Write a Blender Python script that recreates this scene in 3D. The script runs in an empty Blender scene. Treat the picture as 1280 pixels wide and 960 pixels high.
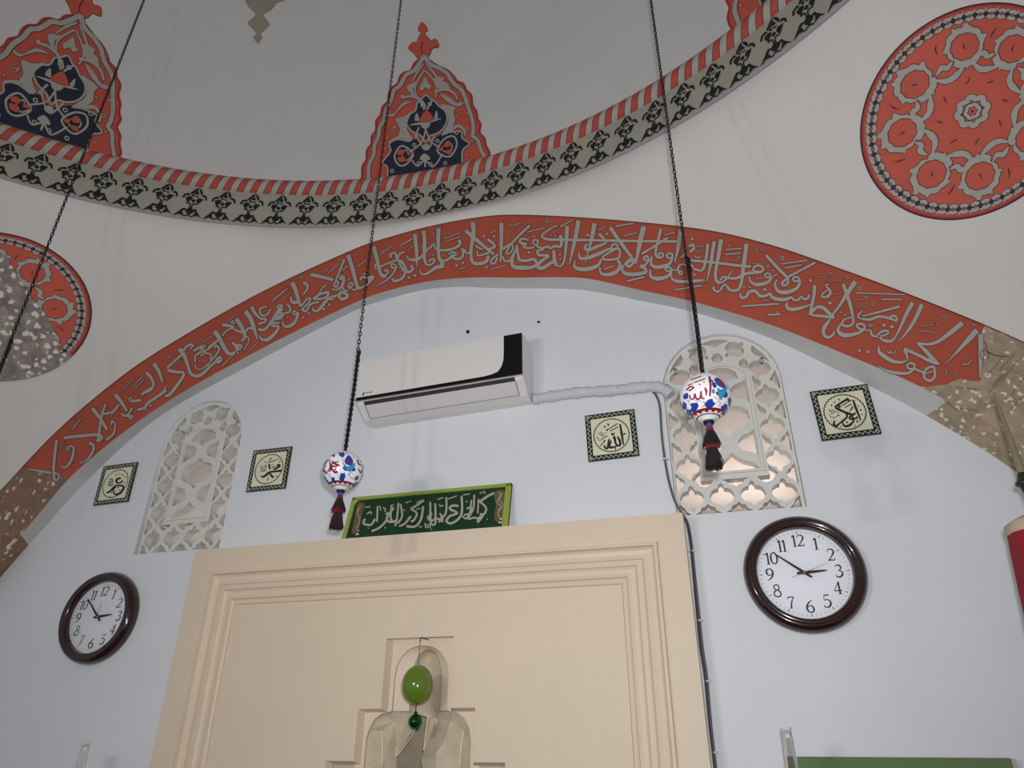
import bpy, math, random
from mathutils import Vector, Matrix
from mathutils.bvhtree import BVHTree
from mathutils.geometry import delaunay_2d_cdt

random.seed(7)
C = bpy.context.scene.collection
SC = bpy.context.scene

# ------------------------------------------------------------------ camera
YAW, PITCH, ROLL, FPX = -0.2817, 0.4818, 0.0054, 877.8
CAM = Vector((0.0, -2.5, 1.6))
_f = Vector((math.sin(YAW) * math.cos(PITCH), math.cos(YAW) * math.cos(PITCH), math.sin(PITCH)))
_r = Vector((math.cos(YAW), -math.sin(YAW), 0.0))
_u = _r.cross(_f)
RGT = _r * math.cos(ROLL) + _u * math.sin(ROLL)
UPV = -_r * math.sin(ROLL) + _u * math.cos(ROLL)
cam_data = bpy.data.cameras.new('camera')
cam_data.sensor_width = 36.0
cam_data.lens = FPX / 1280.0 * 36.0
cam_data.clip_start = 0.02
cam = bpy.data.objects.new('camera', cam_data)
C.objects.link(cam)
m3 = Matrix((RGT, UPV, -_f)).transposed()
cam.matrix_world = Matrix.Translation(CAM) @ m3.to_4x4()
SC.camera = cam

# ------------------------------------------------------------------ light
w = bpy.data.worlds.new('world')
SC.world = w
w.use_nodes = True
w.node_tree.nodes['Background'].inputs['Color'].default_value = (0.88, 0.92, 1.0, 1)
w.node_tree.nodes['Background'].inputs['Strength'].default_value = 0.41


def lamp(name, loc, power, radius, col, kind='POINT'):
    d = bpy.data.lights.new(name, kind)
    d.energy = power
    d.shadow_soft_size = radius
    d.color = col
    o = bpy.data.objects.new(name, d)
    o.location = loc
    C.objects.link(o)
    return o


fl = lamp('camera_flash', (0.04, -2.52, 1.665), 108.0, 0.025, (0.985, 0.985, 1.0), 'SPOT')
fl.data.spot_size = math.radians(132)
fl.data.spot_blend = 1.0
fl.rotation_euler = m3.to_euler()
lamp('chandelier_bulb', (-1.30, -2.62, 2.03), 22.0, 0.05, (1.0, 0.96, 0.9))
lamp('chandelier_bulb', (-1.04, -2.60, 2.08), 22.0, 0.05, (1.0, 0.96, 0.9))

# daylight behind the two pierced windows
for wx, pw in ((0.107, 5.0), (-2.23, 1.6)):
    d = bpy.data.lights.new('window_daylight', 'AREA')
    d.shape = 'RECTANGLE'
    d.size, d.size_y = 0.5, 0.16
    d.energy = pw
    d.color = (1.0, 0.93, 0.88)
    o = bpy.data.objects.new('window_daylight', d)
    o.location = (wx + 0.10, 0.36, 2.22)
    o.rotation_euler = (math.radians(-128), 0, 0)
    C.objects.link(o)

SC.view_settings.view_transform = 'Standard'
SC.view_settings.look = 'None'
SC.view_settings.gamma = 1.0
SC.view_settings.use_curve_mapping = False
SC.view_settings.exposure = 0.0


# ------------------------------------------------------------------ helpers
def lin(c):
    return c / 12.92 if c <= 0.04045 else ((c + 0.055) / 1.055) ** 2.4


def rgb(r, g, b):
    return (lin(r / 255), lin(g / 255), lin(b / 255), 1)


def mat(name, col, rough=0.6, noise=0.0, scale=8.0, bump=0.0, bscale=60.0, col2=None, metal=0.0, spec=None, coat=0.0):
    m = bpy.data.materials.new(name)
    m.use_nodes = True
    nt = m.node_tree
    b = nt.nodes['Principled BSDF']
    b.inputs['Roughness'].default_value = rough
    b.inputs['Metallic'].default_value = metal
    if spec is not None:
        b.inputs['Specular IOR Level'].default_value = spec
    b.inputs['Coat Weight'].default_value = coat
    c = rgb(*col)
    b.inputs['Base Color'].default_value = c
    if noise or col2:
        tc = nt.nodes.new('ShaderNodeTexCoord')
        n = nt.nodes.new('ShaderNodeTexNoise')
        n.inputs['Scale'].default_value = scale
        n.inputs['Detail'].default_value = 6
        n.inputs['Roughness'].default_value = 0.65
        nt.links.new(tc.outputs['Object'], n.inputs['Vector'])
        mx = nt.nodes.new('ShaderNodeMix')
        mx.data_type = 'RGBA'
        c2 = rgb(*col2) if col2 else tuple(x * (1 - noise) for x in c[:3]) + (1,)
        mx.inputs[6].default_value = c
        mx.inputs[7].default_value = c2
        rp = nt.nodes.new('ShaderNodeMapRange')
        rp.inputs[1].default_value = 0.35
        rp.inputs[2].default_value = 0.7
        nt.links.new(n.outputs['Fac'], rp.inputs[0])
        nt.links.new(rp.outputs[0], mx.inputs[0])
        nt.links.new(mx.outputs[2], b.inputs['Base Color'])
    if bump:
        tc2 = nt.nodes.new('ShaderNodeTexCoord')
        n2 = nt.nodes.new('ShaderNodeTexNoise')
        n2.inputs['Scale'].default_value = bscale
        n2.inputs['Detail'].default_value = 4
        nt.links.new(tc2.outputs['Object'], n2.inputs['Vector'])
        bp = nt.nodes.new('ShaderNodeBump')
        bp.inputs['Strength'].default_value = bump
        bp.inputs['Distance'].default_value = 0.02
        nt.links.new(n2.outputs['Fac'], bp.inputs['Height'])
        nt.links.new(bp.outputs['Normal'], b.inputs['Normal'])
    return m


def stone_mat(name, base, dark, fleck, scale, thr):
    """bare rubble plaster: mottled ground with pale chips"""
    m = bpy.data.materials.new(name)
    m.use_nodes = True
    nt = m.node_tree
    b = nt.nodes['Principled BSDF']
    b.inputs['Roughness'].default_value = 0.9
    tc = nt.nodes.new('ShaderNodeTexCoord')
    n = nt.nodes.new('ShaderNodeTexNoise')
    n.inputs['Scale'].default_value = 16
    n.inputs['Detail'].default_value = 8
    n.inputs['Roughness'].default_value = 0.75
    nt.links.new(tc.outputs['Object'], n.inputs['Vector'])
    mr = nt.nodes.new('ShaderNodeMapRange')
    mr.inputs[1].default_value = 0.36
    mr.inputs[2].default_value = 0.64
    nt.links.new(n.outputs['Fac'], mr.inputs[0])
    mx = nt.nodes.new('ShaderNodeMix')
    mx.data_type = 'RGBA'
    mx.inputs[6].default_value = rgb(*base)
    mx.inputs[7].default_value = rgb(*dark)
    nt.links.new(mr.outputs[0], mx.inputs[0])
    # distorted coordinates give ragged chips
    nd = nt.nodes.new('ShaderNodeTexNoise')
    nd.inputs['Scale'].default_value = 40
    nt.links.new(tc.outputs['Object'], nd.inputs['Vector'])
    va = nt.nodes.new('ShaderNodeVectorMath')
    va.operation = 'SCALE'
    va.inputs['Scale'].default_value = 0.035
    nt.links.new(nd.outputs['Color'], va.inputs[0])
    vb = nt.nodes.new('ShaderNodeVectorMath')
    vb.operation = 'ADD'
    nt.links.new(tc.outputs['Object'], vb.inputs[0])
    nt.links.new(va.outputs[0], vb.inputs[1])
    vo = nt.nodes.new('ShaderNodeTexVoronoi')
    vo.inputs['Scale'].default_value = scale
    nt.links.new(vb.outputs[0], vo.inputs['Vector'])
    cr = nt.nodes.new('ShaderNodeMapRange')
    cr.inputs[1].default_value = thr
    cr.inputs[2].default_value = thr - 0.12
    nt.links.new(vo.outputs['Distance'], cr.inputs[0])
    # only some cells carry a chip
    sp = nt.nodes.new('ShaderNodeSeparateColor')
    nt.links.new(vo.outputs['Color'], sp.inputs[0])
    gt = nt.nodes.new('ShaderNodeMath')
    gt.operation = 'GREATER_THAN'
    gt.inputs[1].default_value = 0.25
    nt.links.new(sp.outputs[0], gt.inputs[0])
    mu = nt.nodes.new('ShaderNodeMath')
    mu.operation = 'MULTIPLY'
    nt.links.new(cr.outputs[0], mu.inputs[0])
    nt.links.new(gt.outputs[0], mu.inputs[1])
    m2 = nt.nodes.new('ShaderNodeMix')
    m2.data_type = 'RGBA'
    m2.inputs[7].default_value = rgb(*fleck)
    nt.links.new(mx.outputs[2], m2.inputs[6])
    nt.links.new(mu.outputs[0], m2.inputs[0])
    nt.links.new(m2.outputs[2], b.inputs['Base Color'])
    bp = nt.nodes.new('ShaderNodeBump')
    bp.inputs['Strength'].default_value = 0.6
    bp.inputs['Distance'].default_value = 0.015
    nt.links.new(n.outputs['Fac'], bp.inputs['Height'])
    nt.links.new(bp.outputs['Normal'], b.inputs['Normal'])
    return m


def tagp(o, label=None, cat=None, group=None, kind=None):
    if label:
        o['label'] = label
    if cat:
        o['category'] = cat
    if group:
        o['group'] = group
    if kind:
        o['kind'] = kind
    return o


def empty(name, loc):
    o = bpy.data.objects.new(name, None)
    o.location = loc
    o.empty_display_size = 0.05
    C.objects.link(o)
    return o


def org(o):
    """world position of an unrotated parent chain"""
    p = Vector((0, 0, 0))
    while o is not None:
        p = p + Vector(o.location)
        o = o.parent
    return p


class MB:
    """collects faces in world coordinates; build() links them as one mesh object"""

    def __init__(self):
        self.v, self.f, self.mi, self.sm = [], [], [], []

    def add(self, verts, faces, mi=0, smooth=False):
        o = len(self.v)
        self.v.extend([tuple(p) for p in verts])
        for fc in faces:
            self.f.append([i + o for i in fc])
            self.mi.append(mi)
            self.sm.append(smooth)

    def grid(self, rows, mi=0, smooth=True, closed=False, flip=False):
        n = len(rows[0])
        vs = [p for r in rows for p in r]
        fs = []
        for i in range(len(rows) - 1):
            for j in range(n if closed else n - 1):
                k = (j + 1) % n
                q = [i * n + j, i * n + k, (i + 1) * n + k, (i + 1) * n + j]
                fs.append(q[::-1] if flip else q)
        self.add(vs, fs, mi, smooth)

    def box(self, lo, hi, mi=0):
        x0, y0, z0 = lo
        x1, y1, z1 = hi
        v = [(x0, y0, z0), (x1, y0, z0), (x1, y1, z0), (x0, y1, z0), (x0, y0, z1), (x1, y0, z1), (x1, y1, z1), (x0, y1, z1)]
        self.add(v, [(3, 2, 1, 0), (4, 5, 6, 7), (0, 1, 5, 4), (1, 2, 6, 5), (2, 3, 7, 6), (3, 0, 4, 7)], mi)

    def tube(self, pts, rad, n=10, mi=0, cap=True):
        pts = [Vector(p) for p in pts]
        if not isinstance(rad, (list, tuple)):
            rad = [rad] * len(pts)
        rows = []
        ref = None
        for i, p in enumerate(pts):
            t = (pts[min(i + 1, len(pts) - 1)] - pts[max(i - 1, 0)]).normalized()
            if ref is None:
                ref = t.orthogonal().normalized()
            ref = (ref - t * ref.dot(t)).normalized()
            b = t.cross(ref)
            rows.append([p + (ref * math.cos(a) + b * math.sin(a)) * rad[i] for a in [2 * math.pi * k / n for k in range(n)]])
        self.grid(rows, mi, True, True)
        if cap:
            self.add(rows[0], [list(range(n))[::-1]], mi)
            self.add(rows[-1], [list(range(n))], mi)

    def lathe(self, c, prof, axis='z', n=48, mi=0, mis=None, arc=None):
        """prof: (radius, height) pairs about an axis through c"""
        rows = []
        for r, h in prof:
            row = []
            for k in range(n):
                a = 2 * math.pi * k / n
                x, y = r * math.cos(a), r * math.sin(a)
                if axis == 'z':
                    row.append((c[0] + x, c[1] + y, c[2] + h))
                else:  # axis towards -y (out of the front wall)
                    row.append((c[0] + x, c[1] - h, c[2] + y))
            rows.append(row)
        if mis is None:
            self.grid(rows, mi, True, True)
        else:
            for i in range(len(rows) - 1):
                self.grid(rows[i:i + 2], mis[i], True, True)

    def build(self, name, mats, parent=None, bevel=0.0, label=None, weld=False):
        me = bpy.data.meshes.new(name)
        o = org(parent) if parent is not None else Vector((0, 0, 0))
        me.from_pydata([(p[0] - o.x, p[1] - o.y, p[2] - o.z) for p in self.v], [], self.f)
        if not isinstance(mats, (list, tuple)):
            mats = [mats]
        for m in mats:
            me.materials.append(m)
        me.polygons.foreach_set('material_index', self.mi)
        me.polygons.foreach_set('use_smooth', self.sm)
        me.update()
        ob = bpy.data.objects.new(name, me)
        C.objects.link(ob)
        if parent is not None:
            ob.parent = parent
        if bevel:
            b = ob.modifiers.new('bevel', 'BEVEL')
            b.width = bevel
            b.segments = 2
            b.limit_method = 'ANGLE'
        if label:
            ob['label'] = label
        return ob


def ray(px, py):
    return RGT * ((px - 640) / FPX) - UPV * ((py - 480) / FPX) + _f


def at(px, py, y):
    d = ray(px, py)
    return CAM + d * ((y - CAM.y) / d.y)


def plane_y(y):
    """pixel -> point on the plane y (offset pulls towards the room)"""
    def m(px, py, off=0.0):
        return at(px, py, y - off)
    return m


def plane_pn(p0, nrm):
    nrm = nrm.normalized()

    def m(px, py, off=0.0):
        d = ray(px, py)
        q = p0 + nrm * off
        return CAM + d * ((q - CAM).dot(nrm) / d.dot(nrm))
    return m


def bvh_map(bvh):
    def m(px, py, off=0.0):
        d = ray(px, py).normalized()
        loc, nr, idx, dist = bvh.ray_cast(CAM, d)
        if loc is None:
            return None
        if nr.dot(d) > 0:
            nr = -nr
        return loc + nr * off
    return m


def sphere_map(c, r):
    def m(px, py, off=0.0):
        d = ray(px, py).normalized()
        oc = CAM - c
        bq = oc.dot(d)
        cq = oc.dot(oc) - r * r
        disc = bq * bq - cq
        if disc < 0:
            t = -bq
        else:
            t = -bq - math.sqrt(disc)
        p = CAM + d * t
        return c + (p - c).normalized() * (r + off)
    return m


def catmull(pts, per=6, closed=False):
    n = len(pts)
    if n < 3:
        a, b = pts[0], pts[-1]
        return [(a[0] + (b[0] - a[0]) * i / 4, a[1] + (b[1] - a[1]) * i / 4) for i in range(5)]
    out = []
    rng = n if closed else n - 1
    for i in range(rng):
        p1, p2 = pts[i], pts[(i + 1) % n]
        p0 = pts[(i - 1) % n] if closed or i > 0 else p1
        p3 = pts[(i + 2) % n] if closed or i + 2 < n else p2
        for k in range(per):
            t = k / per
            t2, t3 = t * t, t * t * t
            out.append(tuple(0.5 * (2 * p1[a] + (p2[a] - p0[a]) * t + (2 * p0[a] - 5 * p1[a] + 4 * p2[a] - p3[a]) * t2
                                    + (3 * p1[a] - p0[a] - 3 * p2[a] + p3[a]) * t3) for a in (0, 1)))
    if not closed:
        out.append(tuple(pts[-1]))
    return out


def widths_at(ws, t):
    if len(ws) == 1:
        return ws[0]
    x = t * (len(ws) - 1)
    i = min(int(x), len(ws) - 2)
    return ws[i] + (ws[i + 1] - ws[i]) * (x - i)


class Paint:
    """flat paint on a surface: strokes and filled shapes given in crop units, mapped onto the real surface"""

    def __init__(self, mapper, ox=0.0, oy=0.0, s=1.0):
        self.m, self.ox, self.oy, self.s = mapper, ox, oy, s
        self.mb = MB()
        self.k = 0
        self.g = None

    def pt(self, q, off):
        return self.m(self.ox + q[0] / self.s, self.oy + q[1] / self.s, off)

    def strip(self, L, R, mi, off):
        v, ok = [], True
        for a, b in zip(L, R):
            pa, pb = self.pt(a, off), self.pt(b, off)
            if pa is None or pb is None:
                return
            v += [pa, pb]
        self.mb.add(v, [(2 * i, 2 * i + 1, 2 * i + 3, 2 * i + 2) for i in range(len(L) - 1)], mi)

    def line(self, pts, ws, mi=0, off=0.001, grow=0.0, closed=False, per=6):
        c = catmull(pts, per, closed)
        if closed:
            c = c + [c[0]]
        n = len(c)
        d = [0.0]
        for i in range(1, n):
            d.append(d[-1] + math.hypot(c[i][0] - c[i - 1][0], c[i][1] - c[i - 1][1]))
        tot = d[-1] or 1.0
        L, R = [], []
        for i in range(n):
            a = c[(i - 1) % (n - 1)] if closed else c[max(i - 1, 0)]
            b = c[(i + 1) % (n - 1)] if closed else c[min(i + 1, n - 1)]
            tx, ty = b[0] - a[0], b[1] - a[1]
            l = math.hypot(tx, ty) or 1.0
            tx, ty = tx / l, ty / l
            h = widths_at(ws, d[i] / tot) / 2 + grow
            x, y = c[i]
            if not closed and grow:
                if i == 0:
                    x, y = x - tx * grow, y - ty * grow
                if i == n - 1:
                    x, y = x + tx * grow, y + ty * grow
            L.append((x - ty * h, y + tx * h))
            R.append((x + ty * h, y - tx * h))
        self.k += 1
        self.strip(L, R, mi, off + (self.k % 40) * 4e-6)

    def poly(self, pts, mi=0, off=0.001, smooth=False, grid=None, grow=0.0):
        if smooth:
            pts = catmull(pts, 5, True)
        if grow:
            pts = offset_poly(pts, grow)
        n = len(pts)
        vs = [Vector(p) for p in pts]
        if grid:
            x0 = min(p[0] for p in pts); x1 = max(p[0] for p in pts)
            y0 = min(p[1] for p in pts); y1 = max(p[1] for p in pts)
            y = y0 + grid * 0.5
            while y < y1:
                x = x0 + grid * 0.5
                while x < x1:
                    if inside((x, y), pts):
                        vs.append(Vector((x, y)))
                    x += grid
                y += grid
        r = delaunay_2d_cdt(vs, [(i, (i + 1) % n) for i in range(n)], [], 1, 1e-5)
        self.k += 1
        o = off + (self.k % 40) * 4e-6
        P = [self.pt(q, o) for q in r[0]]
        fs = [list(f) for f in r[2] if all(P[i] is not None for i in f)]
        used = sorted({i for f in fs for i in f})
        ix = {u: k for k, u in enumerate(used)}
        self.mb.add([P[u] for u in used], [[ix[i] for i in f] for f in fs], mi)

    def dsl(self, text, mi=0, off=0.001, edge=None, grow=0.0, eoff=0.0005):
        """'w/w: x,y x,y' stroke | 'd44: x,y' lozenge dots | 'o16,6: x,y' small rings | 'p: ...' shape | 's: ...' smooth shape | 'c9: ...' closed stroke"""
        for ln in text.replace('|', '\n').split('\n'):
            ln = ln.strip()
            if not ln:
                continue
            h, b = ln.split(':')
            pts = [tuple(float(t) for t in q.split(',')) for q in b.split()]
            jobs = [(mi, off, 0.0)]
            if edge is not None:
                jobs.append((edge, eoff, grow))
            for m_, o_, g_ in jobs:
                if h[0] == 'd':
                    wv = float(h[1:])
                    for x, y in pts:
                        q = wv / 2 + g_ * 1.3
                        self.poly([(x - q, y - .08 * q), (x - .05 * q, y - .85 * q), (x + q, y + .08 * q), (x + .05 * q, y + .85 * q)], m_, o_)
                elif h[0] == 'o':
                    r, wv = [float(t) for t in h[1:].split(',')]
                    for x, y in pts:
                        self.line([(x + r * math.cos(a), y + r * math.sin(a)) for a in [k * math.pi / 3 for k in range(6)]], [wv], m_, o_, g_, True, 3)
                elif h[0] in 'ps':
                    self.poly(pts, m_, o_, h[0] == 's', self.g, g_)
                elif h[0] == 'c':
                    self.line(pts, [float(t) for t in h[1:].split('/')], m_, o_, g_, True)
                else:
                    self.line(pts, [float(t) for t in h.split('/')], m_, o_, g_)


def inside(p, poly):
    x, y = p
    r = False
    j = len(poly) - 1
    for i in range(len(poly)):
        xi, yi = poly[i][0], poly[i][1]
        xj, yj = poly[j][0], poly[j][1]
        if (yi > y) != (yj > y) and x < (xj - xi) * (y - yi) / (yj - yi) + xi:
            r = not r
        j = i
    return r


def offset_poly(pts, g):
    n = len(pts)
    ar = sum(pts[i][0] * pts[(i + 1) % n][1] - pts[(i + 1) % n][0] * pts[i][1] for i in range(n))
    sg = 1 if ar > 0 else -1
    out = []
    for i in range(n):
        a, b = pts[i - 1], pts[(i + 1) % n]
        tx, ty = b[0] - a[0], b[1] - a[1]
        l = math.hypot(tx, ty) or 1
        out.append((pts[i][0] + sg * ty / l * g, pts[i][1] - sg * tx / l * g))
    return out


def cut_sheet(name, loops, y0, y1, mats, parent=None, bevel=0.0):
    """flat sheet in the x-z plane with holes, from y0 (room side) to y1"""
    cu = bpy.data.curves.new(name + '_outline', 'CURVE')
    cu.dimensions = '2D'
    cu.fill_mode = 'BOTH'
    cu.extrude = abs(y1 - y0) / 2 - bevel
    cu.bevel_depth = bevel
    cu.bevel_resolution = 1
    cu.offset = -bevel
    for lp in loops:
        sp = cu.splines.new('POLY')
        sp.points.add(len(lp) - 1)
        for i, p in enumerate(lp):
            sp.points[i].co = (p[0], p[1], 0, 1)
        sp.use_cyclic_u = True
    tmp = bpy.data.objects.new(name, cu)
    C.objects.link(tmp)
    dg = bpy.context.evaluated_depsgraph_get()
    me = bpy.data.meshes.new_from_object(tmp.evaluated_get(dg))
    bpy.data.objects.remove(tmp)
    bpy.data.curves.remove(cu)
    o = org(parent) if parent is not None else Vector((0, 0, 0))
    ym = (y0 + y1) / 2
    for v in me.vertices:
        x, z, d = v.co
        v.co = (x - o.x, ym - d - o.y, z - o.z)
    me.materials.clear()
    me.materials.append(mats)
    me.update()
    me.name = name
    ob = bpy.data.objects.new(name, me)
    C.objects.link(ob)
    if parent is not None:
        ob.parent = parent
    return ob


def interp(xs, ys, x):
    if x <= xs[0]:
        return ys[0]
    for i in range(len(xs) - 1):
        if x <= xs[i + 1]:
            return ys[i] + (ys[i + 1] - ys[i]) * (x - xs[i]) / (xs[i + 1] - xs[i])
    return ys[-1]


def resample(pts, n):
    c = catmull(pts, 8)
    d = [0.0]
    for i in range(1, len(c)):
        d.append(d[-1] + math.hypot(c[i][0] - c[i - 1][0], c[i][1] - c[i - 1][1]))
    xs = [p[0] for p in c]
    ys = [p[1] for p in c]
    return [(interp(d, xs, d[-1] * i / (n - 1)), interp(d, ys, d[-1] * i / (n - 1))) for i in range(n)]

# ------------------------------------------------------------------ materials
M = {}
M['wall'] = mat('blue_white_plaster', (227, 230, 235), 0.75, 0.05, 2.5, 0.10, 22)
M['pend'] = mat('warm_white_plaster', (221, 219, 216), 0.8, 0.05, 2.2, 0.10, 18)
M['dome'] = mat('dome_plaster', (216, 215, 213), 0.8, 0.05, 1.6, 0.08, 14)
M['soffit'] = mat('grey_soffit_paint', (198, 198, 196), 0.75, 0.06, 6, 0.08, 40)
M['red'] = mat('brick_red_paint', (186, 84, 62), 0.7, 0.14, 7)
M['medred'] = mat('coral_red_paint', (204, 90, 72), 0.7, 0.12, 6)
M['rimred'] = mat('crimson_paint', (176, 52, 54), 0.7, 0.08, 6)
M['ropered'] = mat('rope_red_paint', (186, 76, 66), 0.7, 0.12, 30)
M['pgrey'] = mat('stone_grey_paint', (176, 173, 165), 0.75, 0.10, 25)
M['ringgrey'] = mat('ring_grey_paint', (172, 169, 156), 0.75, 0.10, 8)
M['lip'] = mat('lilac_grey_paint', (168, 166, 172), 0.75)
M['dark'] = mat('dark_outline_paint', (52, 36, 34), 0.75)
M['black'] = mat('black_paint', (24, 24, 28), 0.7)
M['navy'] = mat('navy_paint', (34, 40, 62), 0.7, 0.1, 12)
M['cream'] = mat('cream_line_paint', (222, 206, 182), 0.75)
M['stoneR'] = stone_mat('bare_beige_plaster', (186, 164, 138), (150, 136, 116), (228, 220, 204), 40, 0.36)
M['stoneL'] = stone_mat('bare_brown_plaster', (160, 122, 102), (124, 106, 88), (224, 212, 196), 28, 0.36)
M['stoneM'] = stone_mat('bare_grey_plaster', (168, 158, 150), (122, 116, 116), (236, 230, 212), 30, 0.42)
M['lattice'] = mat('lattice_plaster', (224, 222, 216), 0.75, 0.06, 10, 0.15, 60)
M['mihrab'] = mat('peach_cream_paint', (226, 208, 185), 0.55, 0.04, 5, 0.05, 40)
M['niche'] = mat('bare_niche_plaster', (206, 192, 168), 0.75, 0.2, 20, 0.15, 50)
M['floor'] = mat('dark_carpet', (96, 92, 88), 0.95, 0.3, 30)

PY = -0.085            # face of the great arch
CX, CY = -1.05, -2.69  # centre of the domed room
HALF = 2.605           # half of the square room
MOT_L, MOT_R = -41.0, 41.8

# ------------------------------------------------------------------ great arch, measured on the wall and on the arch face
soff_in = [(-3.82, 0.0), (-3.80, 0.8), (-3.68, 1.35), (-3.50, 1.78), (-3.34, 2.06), (-3.172, 2.297), (-3.021, 2.499), (-2.793, 2.774), (-2.501, 3.034),
           (-2.01, 3.262), (-1.544, 3.457), (-1.37, 3.500), (-1.157, 3.522), (-0.98, 3.505), (-0.802, 3.462), (-0.435, 3.385), (-0.166, 3.277),
           (0.051, 3.179), (0.304, 3.02), (0.503, 2.856), (0.704, 2.683), (0.844, 2.545), (0.955, 2.42), (1.14, 2.17), (1.31, 1.86),
           (1.46, 1.45), (1.55, 0.9), (1.56, 0.0)]
band_lo = [(-3.655, 0.0), (-3.63, 0.9), (-3.55, 1.4), (-3.43, 1.78), (-3.27, 2.09), (-3.099, 2.353), (-2.96, 2.556), (-2.801, 2.764), (-2.431, 3.037),
           (-1.954, 3.262), (-1.478, 3.444), (-1.279, 3.488), (-1.081, 3.499), (-0.888, 3.479), (-0.702, 3.442), (-0.418, 3.386),
           (-0.284, 3.334), (-0.157, 3.272), (0.055, 3.173), (0.303, 3.03), (0.524, 2.873), (0.763, 2.686), (0.979, 2.453), (1.13, 2.24),
           (1.29, 1.94), (1.44, 1.5), (1.53, 0.9), (1.545, 0.0)]
band_up = [(-3.656, 0.0), (-3.655, 1.6), (-3.64, 1.95), (-3.56, 2.24), (-3.42, 2.48), (-3.245, 2.692), (-3.02, 2.972), (-2.762, 3.200), (-2.519, 3.358),
           (-2.02, 3.596), (-1.517, 3.766), (-1.30, 3.805), (-1.101, 3.823), (-0.899, 3.822), (-0.703, 3.797), (-0.334, 3.690), (0.096, 3.535),
           (0.36, 3.395), (0.594, 3.227), (0.847, 3.030), (1.09, 2.820), (1.29, 2.60), (1.45, 2.34), (1.535, 2.0), (1.555, 1.6), (1.556, 0.0)]

NA = 220
A_in, A_lo, A_up = resample(soff_in, NA), resample(band_lo, NA), resample(band_up, NA)


def arch_pts(xc, half, z0, zs, rise, n=14):
    """round-headed opening outline"""
    p = [(xc - half, z0), (xc + half, z0), (xc + half, zs)]
    for k in range(1, n):
        a = math.pi * k / n
        p.append((xc + half * math.cos(a), zs + rise * math.sin(a)))
    p.append((xc - half, zs))
    return p


WIN = [(0.107, 0.0), (-2.230, 0.013)]      # window centre x, height shift
loops = [[(-4.2, -0.02), (1.95, -0.02), (1.95, 4.1), (-4.2, 4.1)]]
for wx, dz in WIN:
    loops.append(arch_pts(wx, 0.218, 2.343 + dz, 2.85 + dz, 0.217))
loops.append([(-1.44, 0.03), (-0.63, 0.03), (-0.63, 1.55), (-0.85, 1.70), (-0.93, 1.94), (-1.14, 1.94), (-1.22, 1.70), (-1.44, 1.55)])   # hollow behind the niche
wall = cut_sheet('wall_front', loops, 0.0, 0.22, M['wall'])
tagp(wall, 'pale blue white plaster wall under the great painted arch', 'wall', kind='structure')

band = MB()
band.grid([[(x, PY, z) for x, z in A_lo], [(x, PY, z) for x, z in A_up]], 0, False)
trim = band.build('trim_1', M['red'])
tagp(trim, 'brick red painted arch band with grey Arabic calligraphy', 'arch band', kind='structure')
mb = MB()
iL = max(i for i in range(NA) if A_lo[i][0] < -3.0)
iR = min(i for i in range(NA) if A_lo[i][0] > 0.79)
for i0, i1, mi in ((0, iL + 1, 1), (iL, iR + 1, 0), (iR, NA, 2)):
    mb.grid([[(x, 0.004, z) for x, z in A_in[i0:i1]], [(x, PY, z) for x, z in A_lo[i0:i1]]], mi, True)
mb.build('soffit', [M['soffit'], M['stoneL'], M['stoneR']], trim, label='plain grey underside of the arch')
# thin cream line where the band meets the white vault
mb = MB()
ln = []
for i, (x, z) in enumerate(A_up):
    a, b = A_up[max(i - 1, 0)], A_up[min(i + 1, NA - 1)]
    l = math.hypot(b[0] - a[0], b[1] - a[1])
    nx, nz = -(b[1] - a[1]) / l, (b[0] - a[0]) / l
    ln.append(((x, PY - 0.002, z), (x - nx * 0.004, PY - 0.002, z - nz * 0.004), (x + nx * 0.009, PY - 0.004, z + nz * 0.009)))
mb.grid([[q[0] for q in ln], [q[2] for q in ln]], 0, False)
mb.grid([[q[1] for q in ln], [q[0] for q in ln]], 1, False)
mb.build('edge_line', [M['cream'], M['dark']], trim)

# ------------------------------------------------------------------ bare plaster patches at both springings of the band


def near(curve, p):
    return min(range(NA), key=lambda i: (curve[i][0] - p[0]) ** 2 + (curve[i][1] - p[1]) ** 2)


def patch_faces(mb, ragged, left):
    """ragged: pixel edge from the upper to the lower rim of the band; the patch runs from it down to the springing"""
    pts = [at(px, py, PY) for px, py in ragged]
    pts = [(p.x, p.z) for p in pts]
    iu, il = near(A_up, pts[0]), near(A_lo, pts[-1])
    if left:
        lp = [A_up[k] for k in range(0, iu + 1)] + pts[1:-1] + [A_lo[k] for k in range(il, -1, -1)]
    else:
        lp = [A_up[k] for k in range(NA - 1, iu - 1, -1)] + pts[1:-1] + [A_lo[k] for k in range(il, NA)]
    r = delaunay_2d_cdt([Vector(q) for q in lp], [(i, (i + 1) % len(lp)) for i in range(len(lp))], [], 1, 1e-6)
    mb.add([(q[0], PY - .0015, q[1]) for q in r[0]], [list(f) for f in r[2]])


P = Paint(plane_y(PY))
patch_faces(P.mb, [(1222, 404), (1226, 421), (1228, 440), (1226, 474), (1224, 477), (1212, 476), (1200, 474), (1190, 477), (1184, 481), (1172, 482), (1158, 484), (1151, 486)], False)
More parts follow.
